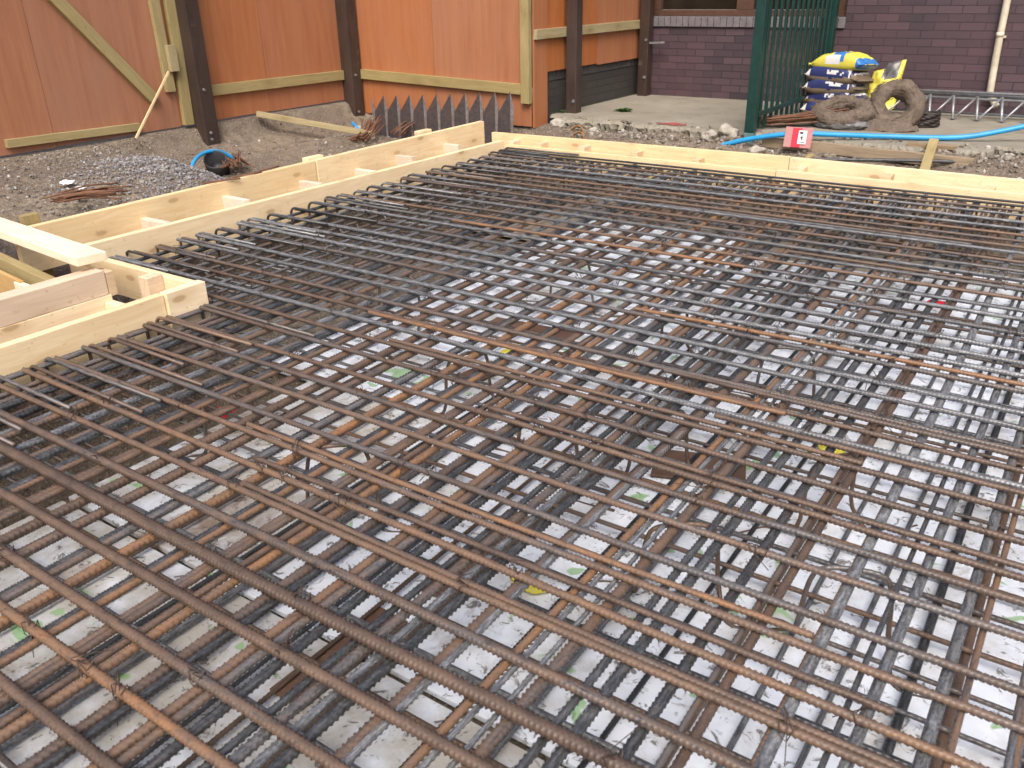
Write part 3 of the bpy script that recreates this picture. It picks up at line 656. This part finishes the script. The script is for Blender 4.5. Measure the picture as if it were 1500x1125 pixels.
bm_obj('plywood_panel', box_bm(.018, 1.04, 2.02, .001), 'ply', H3, Matrix.Translation((-4.866, 8.222, 1.44))); bm_obj('plywood_panel', box_bm(.018, 1.04, 2.03, .001), 'ply', H3, Matrix.Translation((-4.866, 9.266, 1.43)))
plank('rail', (-4.834, 7.45, .79), (-4.834, 9.74, .785), .09, .044, 'olive_wood', H3, (1, 0, 0)); plank('rail', (-4.834, 7.45, 1.9), (-4.834, 9.74, 1.9), .09, .044, 'olive_wood', H3, (1, 0, 0))
for y in (8.06, 9.70):
    p = plank('post', (-4.75, y, -.3), (-4.75, y, 2.5), .12, .12, 'post', H3, (0, 1, 0), .008)
    for z in ((.12,) if y < 9 else (.21, .62)):
        bm = bmesh.new(); bmesh.ops.create_cone(bm, segments=8, radius1=.018, radius2=.014, depth=.014, cap_ends=True)
        bm_obj('bolt', bm, 'galv', p, Matrix.Translation((-4.75 + .03, y - .067, z)) @ Matrix.Rotation(R(90), 4, 'X'))
    if y > 9: bm_obj('bracket', box_bm(.19, .03, .022, .002), M['galv'], p, Matrix.Translation((-4.60, 9.68, .59)) @ Matrix.Rotation(R(-3), 4, 'Y'))
dw = empty('dwarf_wall', (-4.95, 8.8, 0), 'low dark brick wall under the right plywood hoarding', 'wall')
bm_obj('brickwork', box_bm(.1, 2.04, .45, .002), 'dark_brick', dw, Matrix.Translation((-4.94, 8.80, .105)))
bm = bmesh.new()
for i in range(26):
    b2 = box_bm(.108, .071, .095, .004, (0, -1.0 + i * .0785, 0)); me2 = bpy.data.meshes.new('t'); b2.to_mesh(me2); b2.free(); bm.from_mesh(me2); bpy.data.meshes.remove(me2)
bm_obj('coping', bm, 'coping', dw, Matrix.Translation((-4.938, 8.82, .38)))
T = plank('wooden_lath', (-7.08, 4.47, .075), (-7.14, 4.96, .585), .018, .012, 'new_wood', up=(1, 0, 0), bev=.001); tag(T, 'thin pale lath leaning on the left hoarding', 'lath')

# ------------------------------------------------------------------ brick building
Bd = empty('brick_building', (-1, 9.9, 0), 'plum brick building behind the yard with a dark window', 'building')
def wallpiece(x0, x1, z0, z1, nm='wall', y=9.8): return bm_obj(nm, box_bm(x1 - x0, .25, z1 - z0, 0), 'brick', Bd, Matrix.Translation(((x0 + x1) / 2, y + .125, (z0 + z1) / 2)))
bm = bmesh.new()
for (x0, x1, z0, z1) in ((-9, -2.55, -.3, .755), (-2.55, 8, -.3, 4.2), (-9, -2.55, 2.1, 4.2), (-9, -4.8, .755, 2.1)):
    t = box_bm(x1 - x0, .25, z1 - z0, 0, ((x0 + x1) / 2, 9.925, (z0 + z1) / 2)); me2 = bpy.data.meshes.new('t'); t.to_mesh(me2); t.free(); bm.from_mesh(me2); bpy.data.meshes.remove(me2)
bm_obj('wall', bm, 'brick', Bd)
bm = bmesh.new(); x = -4.79
while x < -2.6:
    t = box_bm(.069, .2, .105, .004, (x + .036, 9.875, .812)); me2 = bpy.data.meshes.new('t'); t.to_mesh(me2); t.free(); bm.from_mesh(me2); bpy.data.meshes.remove(me2); x += .075
wn = empty('w', (0, 0, 0), None, None); bpy.data.objects.remove(wn)
bm_obj('sill', bm, 'sill', Bd)
wf = bmesh.new()
for (x0, x1, z0, z1) in ((-4.79, -2.56, .868, .93), (-4.79, -2.56, 2.03, 2.098), (-4.79, -4.66, .932, 2.028), (-3.75, -3.56, .932, 2.028), (-2.66, -2.56, .932, 2.028)):
    t = box_bm(x1 - x0, .07, z1 - z0, .003, ((x0 + x1) / 2, 9.9, (z0 + z1) / 2)); me2 = bpy.data.meshes.new('t'); t.to_mesh(me2); t.free(); wf.from_mesh(me2); bpy.data.meshes.remove(me2)
win = bm_obj('window', wf, 'frame', Bd)
bm_obj('pane', box_bm(.9, .01, 1.09, 0), 'glass', win, Matrix.Translation((-4.2, 9.905, 1.48))); bm_obj('pane', box_bm(.89, .01, 1.09, 0), 'glass', win, Matrix.Translation((-3.11, 9.905, 1.48)))
P = empty('drainpipe', (-1.09, 9.75, .15), 'cream plastic drainpipe on the plum brick wall', 'drainpipe')
bm_obj('pipe', sweep([(curve_pts([(-1.10, 9.755, 3.6), (-1.10, 9.755, 1.0), (-1.085, 9.755, .25), (-1.075, 9.755, .19), (-1.03, 9.74, .12), (-1.0, 9.72, .08)], 8), .032)], 14), 'cream', P, None, True)
bm_obj('bracket', box_bm(.085, .05, .02, .004), 'cream', P, Matrix.Translation((-1.09, 9.775, .70)))
bm = bmesh.new(); bmesh.ops.create_cone(bm, segments=16, radius1=.035, radius2=.035, depth=.04, cap_ends=True); bm_obj('collar', bm, 'cream', P, Matrix.Translation((-1.10, 9.755, .72)), True)

# green palisade fence
G = empty('palisade_fence', (-2.65, 8.5, 0), 'dark green steel fence dividing the yard', 'fence')
p = abox('post', (-2.69, 7.51, .02), (-2.605, 7.595, 1.9), 'green', G, .006, 2); abox('post_foot', (-2.688, 7.512, -.32), (-2.607, 7.593, .018), 'green_old', p, .006, 2)
abox('post', (-2.70, 9.60, -.1), (-2.60, 9.70, 1.9), 'green', G, .006, 2)
abox('rail', (-2.622, 7.602, .145), (-2.598, 9.598, .185), 'green', G, .004, 1); abox('rail', (-2.622, 7.602, 1.55), (-2.598, 9.598, 1.59), 'green', G, .004, 1)
for i in range(13):
    y = 7.72 + i * .152; plank('pale', (-2.636, y, .03), (-2.636, y, 1.85), .05, .02, 'green', G, (1, 0, 0), .004)

# lattice girder leaning at the wall
Lg = empty('lattice_girder', (-.6, 9.3, 0), 'grey steel lattice girder standing against the brick wall', 'girder')
bm = sweep([([(-1.98, 9.36, .235), (1.6, 9.36, .235)], .013), ([(-1.98, 9.40, .205), (1.6, 9.40, .205)], .013), ([(-1.98, 9.35, .18), (1.6, 9.35, .18)], .013)], 8); bm_obj('top_chord', bm, 'galv', Lg, None, True)
paths = []; x = -1.95
while x < 1.6:
    paths.append(([(x, 9.35, .2), (x + .045, 9.2, .01)], .013)); paths.append(([(x + .05, 9.2, .01), (x + .2, 9.37, .2)], .011)); x += .205
bm_obj('lacing', sweep(paths, 7), 'galv', Lg, None, True)
bm_obj('bottom_chord', sweep([([(-1.98, 9.5, .03), (1.6, 9.5, .03)], .012)], 7), 'galv', Lg, None, True)

# ------------------------------------------------------------------ bags
def bag_bm(w, d, h, seed, sag=.25):
    bm = bmesh.new(); nu, nv = 44, 36; top = {}; bot = {}
    for i in range(nu + 1):
        for j in range(nv + 1):
            u, v = math.sin(math.pi / 2 * (i / nu * 2 - 1)), math.sin(math.pi / 2 * (j / nv * 2 - 1))
            e = (max(0, 1 - abs(u) ** 4) ** .75) * (max(0, 1 - abs(v) ** 7) ** .42) * (1 - .12 * u * u)
            x = u * w / 2 * (1 - .05 * v * v); y = v * d / 2 * (1 - .06 * u * u)
            n = mnoise.fractal(Vector((x * 9, y * 9, seed * 3.3)), 1, 2, 3) * .02 * e + .006 * math.sin(y * 60 + seed + 5 * mnoise.noise(Vector((x * 8, y * 8, seed)))) * abs(u) ** 3 * e
            dr = -.035 * abs(u + .25 * math.sin(seed * 2.)) ** 3
            top[i, j] = bm.verts.new((x, y, h * .5 * e + n + dr)); bot[i, j] = bm.verts.new((x, y, -h * .5 * e ** .8 + dr * .4)) if (0 < i < nu and 0 < j < nv) else top[i, j]
    for i in range(nu):
        for j in range(nv):
            bm.faces.new((top[i, j], top[i + 1, j], top[i + 1, j + 1], top[i, j + 1]))
            q = (bot[i, j + 1], bot[i + 1, j + 1], bot[i + 1, j], bot[i, j])
            if len(set(q)) == 4: bm.faces.new(q)
    return bm
def bag(x, y, z, w, d, h, rz, scheme, lab, seed, tilt=0):
    bm = bag_bm(w, d, h, seed)
    for f in bm.faces:
        c = f.calc_center_median(); u, v = c.x / (w / 2), c.y / (d / 2); f.material_index = 0
        if scheme == 'navy':
            if u < -.78 or .60 < u < .68 or .78 < u < .86: f.material_index = 1
            if abs(u) > .985 or (c.z < -.022 and v > -.99) or (u > .7 and c.z < .005): f.material_index = 2
            if -.16 < u < .46 and v < -.8 and 0 < c.z < .034 and mnoise.noise(Vector((u * 24, c.z * 60, seed))) > -.2: f.material_index = 1
        else:
            if -.05 < u < .34 and v < .1 and c.z > -.01: f.material_index = 3
            if .04 < u < .26 and -.35 < v < -.05 and c.z > 0: f.material_index = 4
            if .78 < u < .98: f.material_index = 3
            if -.35 < u < .2 and v < -.93 and c.z > -.02: f.material_index = 1
            if abs(u) > .985: f.material_index = 2
    mats = ['navy', 'white', 'seam'] if scheme == 'navy' else ['yellow', 'white', 'seam', 'bagblue', 'redpale']
    o = bm_obj('bag', bm, mats, None, Matrix.Translation((x, y, z)) @ Matrix.Rotation(R(rz), 4, 'Z') @ Matrix.Rotation(R(tilt), 4, 'X'), True)
    return tag(o, lab, 'bag', 'filled bags by the green fence')
zz = .05
for i, (dx, rz, lab, sch, hh) in enumerate(((0, -5, 'navy bag at the bottom of the stack, half hidden by the hessian ring', 'navy', .145), (.02, -12, 'navy bag second from the bottom of the stack', 'navy', .14), (-.01, -4, 'navy bag in the middle of the stack', 'navy', .14), (.01, -10, 'navy bag directly under the yellow bag', 'navy', .15), (.04, -14, 'yellow bag with blue band on top of the navy stack', 'yellow', .13))):
    bag(-2.34 + dx, 9.02, zz + .015, .56, .40, hh * 1.3, rz, sch, lab, i + 1, -4); zz += hh * .76
# upright half empty yellow bag
bm = bmesh.new(); nu, nv = 20, 22; g = {}
for sgn in (1, -1):
    for i in range(nu + 1):
        for j in range(nv + 1):
            u, v = i / nu * 2 - 1, j / nv
            edge = i in (0, nu) or j == nv
            th = .075 * (max(0, 1 - u * u)) ** .5 * (1 - v) ** .55
            x = u * .155 * (1 - .12 * v) + .05 * v; z = v * .42 + (.03 * u if v > .5 else 0) - .05 * (v > .9) * (u < -.3)
            y = .07 * v + mnoise.fractal(Vector((u * 3, v * 4, sgn * 2.)), 1, 2, 3) * .022 * (0 if edge else 1)
            if edge and sgn < 0: g[sgn, i, j] = g[1, i, j]
            else: g[sgn, i, j] = bm.verts.new((x, y - sgn * th, z))
    for i in range(nu):
        for j in range(nv):
            q = (g[sgn, i, j], g[sgn, i + 1, j], g[sgn, i + 1, j + 1], g[sgn, i, j + 1])
            try: f = bm.faces.new(q)
            except ValueError: continue
            u, v = (i + .5) / nu * 2 - 1, (j + .5) / nv
            if sgn == 1 and v > .62 and -.3 < u < .72 and v - .62 > (.1 - u) * .18: f.material_index = 1
            if sgn == 1 and .38 < v < .5 and mnoise.noise(Vector((u * 9, v * 14, 1))) > .18: f.material_index = 2
bmesh.ops.recalc_face_normals(bm, faces=bm.faces)
tag(bm_obj('bag', bm, ['yellow', 'tarp', 'old_wood'], None, Matrix.Translation((-1.99, 9.28, .06)) @ Matrix.Rotation(R(4), 4, 'Z'), True), 'crumpled yellow bag standing upright behind the leaning hessian ring', 'bag', 'filled bags by the green fence')

# hessian rings and cable coil
def ring_bm(Rr, r, seed, sq=1., amp=.25):
    bm = bmesh.new(); nu, nv = 56, 18; g = []
    for i in range(nu):
        a = 2 * math.pi * i / nu; row = []
        for j in range(nv):
            b = 2 * math.pi * j / nv; p = Vector(((Rr + r * math.cos(b)) * math.cos(a), (Rr + r * math.cos(b)) * math.sin(a), r * math.sin(b) * sq))
            nrm = Vector((math.cos(b) * math.cos(a), math.cos(b) * math.sin(a), math.sin(b)))
            row.append(bm.verts.new(p + nrm * r * amp * (mnoise.fractal(p * 9 + Vector((seed * 5, 0, 0)), 1, 2, 4) + .5 * mnoise.noise(p * 40))))
        g.append(row)
    for i in range(nu):
        for j in range(nv): bm.faces.new((g[i][j], g[(i + 1) % nu][j], g[(i + 1) % nu][(j + 1) % nv], g[i][(j + 1) % nv]))
    q = random.Random(seed)
    for _ in range(420):                      # loose fibres
        v = g[q.randrange(nu)][q.randrange(nv)].co; c = Vector((v.x, v.y, 0)).normalized() * Rr; o_ = (v - c).normalized()
        t_ = Vector((-c.y, c.x, q.uniform(-.05, .05))).normalized(); d = (t_ * q.choice((-1, 1)) + o_ * q.uniform(-.1, .5)).normalized() * q.uniform(.03, .09); w = o_.cross(t_) * .0022
        p0 = v + o_ * .001; bm.faces.new([bm.verts.new(p) for p in (p0 - w, p0 + w, p0 + d * .6 + w * .7 + o_ * .004, p0 + d)])
    return bm
tag(bm_obj('hessian_ring', ring_bm(.195, .082, 1, .85, .32), 'hessian', None, Matrix.Translation((-2.09, 8.38, .125)) @ Matrix.Rotation(R(14), 4, 'X'), True), 'muddy hessian ring lying flat in front of the navy bags', 'hessian ring', 'muddy hessian rings')
tag(bm_obj('hessian_ring', ring_bm(.168, .078, 2, 1., .36), 'hessian', None, Matrix.Translation((-1.68, 8.56, .18)) @ Matrix.Rotation(R(55), 4, 'X') @ Matrix.Rotation(R(10), 4, 'Y'), True), 'muddy hessian ring propped up on its edge', 'hessian ring', 'muddy hessian rings')
bm = bmesh.new(); bmesh.ops.create_icosphere(bm, subdivisions=4, radius=1)
for v in bm.verts:
    v.co = Vector((v.co.x * .26, v.co.y * .17, v.co.z * .05)) + Vector((0, 0, .035 * mnoise.fractal(v.co * 3.3, 1, 2, 4)))
tag(bm_obj('plastic_sheet', bm, 'tarp', None, Matrix.Translation((-2.06, 8.28, .035)), False), 'crumpled grey plastic sheet under the flat hessian ring', 'plastic sheet')
bm = bmesh.new(); bmesh.ops.create_icosphere(bm, subdivisions=4, radius=1)
for v in bm.verts:
    v.co = Vector((v.co.x * .3, v.co.y * .16, v.co.z * .06)) + Vector((0, 0, .04 * mnoise.fractal(v.co * 2.6 + Vector((4, 0, 0)), 1, 2, 4)))
tag(bm_obj('mud_heap', bm, 'hessian', None, Matrix.Translation((-1.72, 8.36, .01)), True), 'low heap of brown mud under the propped hessian ring', 'mud heap')
pts = []
for i in range(150): a = i * .30; rr = .115 + .018 * math.sin(i * 1.7); pts.append((rr * math.cos(a), rr * math.sin(a) * .9, .014 + .115 * i / 150 + .006 * math.sin(i * .9)))
tag(bm_obj('cable_coil', sweep([(pts, .013)], 7), 'black_brown', None, Matrix.Translation((-1.45, 8.68, 0)), True), 'dark coil of cable on the slab beside the propped ring', 'cable coil')

# rod bundles
def bundle(center, ang, L, n, spread, lab, mat='rusty', lift=0.0, r=.006, curl=.0):
    paths = []
    for i in range(n):
        a = R(ang + random.gauss(0, spread)); d = Vector((math.cos(a), math.sin(a), 0)); p = Vector(center) + Vector((random.gauss(0, .05), random.gauss(0, .05), random.uniform(0, .06)))
        l = L * random.uniform(.55, 1) / 2; up = Vector((0, 0, lift * random.uniform(.5, 1.1)))
        paths.append((curve_pts([p - d * l, p + Vector((0, 0, .015 + curl)), p + d * l + up], 4), r))
    o = bm_obj('rod_bundle', sweep(paths, 6), mat, None, None, True); return tag(o, lab, 'rod bundle', 'bundles of thin rusty rods')
bundle((-2.4, 8.2, .03), 38, 1.0, 46, 7, 'fan of thin rusty rods on the slab behind the green post', 'rusty', .07)
bundle((-6.35, 6.62, -.17), 115, .75, 26, 7, 'sheaf of thin rusty rods behind the left shutter', 'rusty', .12)
bundle((-6.2, 7.15, -.2), 70, .5, 12, 18, 'loose curled rods in front of the pleated steel', 'rusty', .1, .005, .08)
bundle((-6.55, 5.05, -.2), 150, .6, 22, 10, 'rusty rods lying beside the black cap at the left post', 'rusty', .02)
bundle((-5.42, 3.0, .02), 62, .42, 16, 9, 'small rusty rod bundle on the rubble by the left shutter', 'rusty')
ring = []
for k, (x, y, z, r, tl) in enumerate(((-4.33, 7.42, -.1, .075, 60), (-4.24, 7.30, -.12, .06, 65))):
    P_ = [Vector((r * math.cos(a), r * math.sin(a), .008 * a / 6.28)) for a in (j * .26 for j in range(60))]
    tag(bm_obj('wire_ring', sweep([(P_, .007)], 6), 'rustor', None, Matrix.Translation((x, y, z)) @ Matrix.Rotation(R(tl), 4, 'X'), True), ('larger rusty wire ring in the dirt below the slab edge', 'smaller rusty wire ring in the dirt in front of the larger one')[k], 'wire ring')
# scraps of wire on the outer board
for k, (x, y, a) in enumerate(((-4.76, 3.55, 70), (-4.77, 3.95, 100), (-4.755, 3.75, 85))):
    o = bm_obj('wire_scrap', sweep([(curve_pts([(-.12, 0, .006), (-.05, .012, .008), (.04, -.008, .012), (.13, .006, .006)], 5), .006)], 6), 'rusty', None, Matrix.Translation((x, y, .102 + (y - 2.2) * .0112 - .015)) @ Matrix.Rotation(R(a), 4, 'Z'), True)
    tag(o, ('nearest rusty wire scrap on the left outer board', 'farthest rusty wire scrap on the left outer board', 'middle rusty wire scrap on the left outer board')[k], 'wire')

# blue water pipe, red label plate
tag(bm_obj('water_pipe', sweep([(curve_pts([(-3.5, 7.42, -.28), (-3.08, 7.42, -.168), (-2.65, 7.42, -.03), (-2.24, 7.42, .052), (-1.9, 7.6, .045), (-1.555, 7.79, .03), (-1.07, 7.98, .03), (-.75, 8.1, .09), (-.35, 8.25, .20), (.8, 8.6, .5)], 10), .021)], 14), 'blue', None, None, True), 'long bright blue water pipe crossing the yard edge', 'pipe')
tag(bm_obj('water_pipe', sweep([(curve_pts([(-6.35, 4.42, -.22), (-6.5, 4.6, -.10), (-6.6, 4.8, -.06), (-6.62, 4.98, -.08), (-6.6, 5.1, -.16)], 8), .016)], 10), 'blue', None, None, True), 'short blue pipe arching at the foot of the left post', 'pipe')
tag(bm_obj('water_pipe', sweep([(curve_pts([(-7.3, 7.15, -.12), (-7.05, 7.1, -.13), (-6.8, 6.95, -.17), (-6.6, 6.85, -.24)], 8), .018)], 10), 'blue', None, None, True), 'short blue pipe at the foot of the corner post', 'pipe')
tg = empty('label_plate', (-2.17, 7.38, -.05), 'red plastic label plate hung on the blue pipe', 'label plate')
mt = Matrix.Translation((-2.172, 7.375, .034)) @ Matrix.Rotation(R(3), 4, 'Z') @ Matrix.Rotation(R(-14), 4, 'X')
bm_obj('plate', box_bm(.225, .005, .165, .003), 'redpale', tg, mt)
bm_obj('red_field', box_bm(.075, .004, .155, .001), 'red', tg, mt @ Matrix.Translation((-.012, -.0055, -.002)))
lb = bm_obj('white_label', box_bm(.068, .004, .108, .001), 'paper', tg, mt @ Matrix.Translation((.036, -.0095, .003)))
bm = bmesh.new()
for (x, z, w, h) in ((-.006, .0, .018, .016), (-.004, -.014, .012, .01), (-.012, .036, .03, .014), (-.008, .03, .014, .008), (0, -.04, .044, .005)):
    t = box_bm(w, .002, h, 0, (x, 0, z)); me2 = bpy.data.meshes.new('t'); t.to_mesh(me2); t.free(); bm.from_mesh(me2); bpy.data.meshes.remove(me2)
bm_obj('printed_mark', bm, 'ink', lb, mt @ Matrix.Translation((.038, -.0125, .003)))

# timbers and bar by the right yard edge
T = plank('timber_plank', (-2.5, 7.48, -.035), (-.83, 7.36, -.06), .06, .085, 'old_wood'); tag(T, 'long dirty plank lying along the broken yard edge', 'timber')
T = plank('timber_offcut', (-1.36, 7.62, .012), (-1.0, 7.6, .012), .09, .03, 'old_wood'); tag(T, 'short flat offcut on the slab behind the dirty plank', 'timber')
T = plank('timber_peg', (-1.08, 6.72, -.21), (-1.17, 7.62, .045), .07, .05, 'olive_wood'); tag(T, 'square peg leaning across the dirty plank', 'peg')
T = plank('timber_peg', (-2.05, 6.62, -.22), (-1.98, 7.15, -.06), .05, .03, 'olive_wood'); tag(T, 'small pale stick leaning out of the dirt behind the back shutter', 'peg')
o = bar(ribL[0], -1.93, 6.93, -.05, .028, R(22), tone('dark'), 'loose dark bar lying in the dirt behind the back shutter', 'loose bars', 'loose_bar'); o.scale.x = .72; o.rotation_euler = (0, 0, R(22.5))
# left clutter
T = plank('timber_batten', (-7.17, 5.9, .105), (-6.3, 6.62, -.13), .06, .05, 'olive_wood'); tag(T, 'olive batten lying down the bank by the corner post', 'timber')
prof = [(.0, .10, -.02), (.085, .10, -.02), (.10, .10, 0), (.10, .10, .16), (.088, .10, .16), (.082, .10, .02), (.0, .10, .015)]
bm = bmesh.new(); g = [[bm.verts.new((r_ * math.cos(a), r_ * math.sin(a), z_)) for a in (k * 6.2832 / 24 for k in range(24))] for (r_, _, z_) in prof[1:-1]]
for q in range(len(g) - 1):
    for k in range(24): bm.faces.new((g[q][k], g[q][(k + 1) % 24], g[q + 1][(k + 1) % 24], g[q + 1][k]))
bm.faces.new(g[0][::-1]); bm.faces.new(g[-1])
tag(bm_obj('black_duct', bm, 'black', None, Matrix.Translation((-6.62, 4.93, -.24)) @ Matrix.Rotation(R(32), 4, 'Y') @ Matrix.Rotation(R(28), 4, 'X'), True), 'open black plastic duct end on the ground by the left post', 'duct')
for k, (x, y, a, lab) in enumerate(((-6.05, 3.2, 20, 'largest scrap of white paper on the rubble'), (-5.72, 3.12, 60, 'white paper scrap nearest the left shutter'), (-5.85, 3.22, 110, 'narrow white paper scrap between the other two'))):
    bm = bmesh.new(); s = (.1, .06, .07)[k]; n = 5; g = [[bm.verts.new((i / n * s - s / 2, j / n * s * .6, .012 * mnoise.noise(Vector((i * .7, j * .7, k * 5))))) for j in range(n + 1)] for i in range(n + 1)]
    for i in range(n):
        for j in range(n): bm.faces.new((g[i][j], g[i + 1][j], g[i + 1][j + 1], g[i][j + 1]))
    tag(bm_obj('paper_scrap', bm, 'paper', None, Matrix.Translation((x, y, ground_h(x, y) + .035)) @ Matrix.Rotation(R(a), 4, 'Z') @ Matrix.Rotation(R(15), 4, 'X')), lab, 'paper', 'white paper scraps on the rubble')
# weeds
def weed(x, y, z, n, s, lab):
    bm = bmesh.new()
    for i in range(n):
        a = random.uniform(0, 6.28); l = s * random.uniform(.5, 1); w = l * .28; e = random.uniform(.15, .8); o_ = Vector((random.gauss(0, s * .5), random.gauss(0, s * .3), .003))
        d = Vector((math.cos(a), math.sin(a), 0)); q = Vector((-d.y, d.x, 0)); u = Vector((0, 0, 1))
        v = [bm.verts.new(o_), bm.verts.new(o_ + d * l * .5 + q * w + u * l * e * .6), bm.verts.new(o_ + d * l + u * l * e * .6), bm.verts.new(o_ + d * l * .5 - q * w + u * l * e * .6)]
        bm.faces.new(v)
    tag(bm_obj('weed', bm, 'leaf', None, Matrix.Translation((x, y, z))), lab, 'weed')
weed(-4.32, 8.36, .0, 70, .07, 'small green weed growing on the bare concrete yard')
weed(-4.86, 8.0, .0, 30, .05, 'green weed tuft beside the foot of the dark fence post')

# pleated dark steel sheets standing in the trench
PS = empty('pleated_sheets', (-5.85, 7.15, -.3), 'row of pleated dark steel sheets with pointed tops', 'steel sheets')
n = 10; fb = bmesh.new(); eb = bmesh.new()
for i in range(n + 1):
    x = -6.74 + i * .183; zt = .17 + .013 * i; zb_ = -.34; zm = .045 + .010 * i; y = 7.15
    T0 = Vector((x, y - .03, zt)); Bt = Vector((x, y - .03, zb_))
    # narrow strip in the brighter steel copy, painted as the lit fold; widest half way up
    K = Vector((x + .034, y - .022, zm)); Kb = Vector((x + .014, y - .026, zb_))
    vs = [eb.verts.new(p) for p in (T0, Bt, Kb, K)]; eb.faces.new(vs)
    if i < n:
        x2 = x + .183; zt2 = zt + .013; T2 = Vector((x2, y - .03, zt2)); B2 = Vector((x2, y - .03, zb_)); V1 = Vector((x + .06, y - .05, zm - .03)); Vb = Vector((x + .058, y - .05, zb_)); Mid = Vector((x + .10, y + .09, zm - .1))
        a = [fb.verts.new(p) for p in (K, Kb, Vb, V1)]; fb.faces.new(a)
        b_ = [fb.verts.new(p) for p in (V1, Vb, B2, T2)]; fb.faces.new((b_[0], b_[1], b_[2], b_[3]))
o = bm_obj('sheet_face', fb, 'sheet', PS); o.modifiers.new('t', 'SOLIDIFY').thickness = .004
o = bm_obj('sheet_edge', eb, 'sheet_edge', PS); o.modifiers.new('t', 'SOLIDIFY').thickness = .004
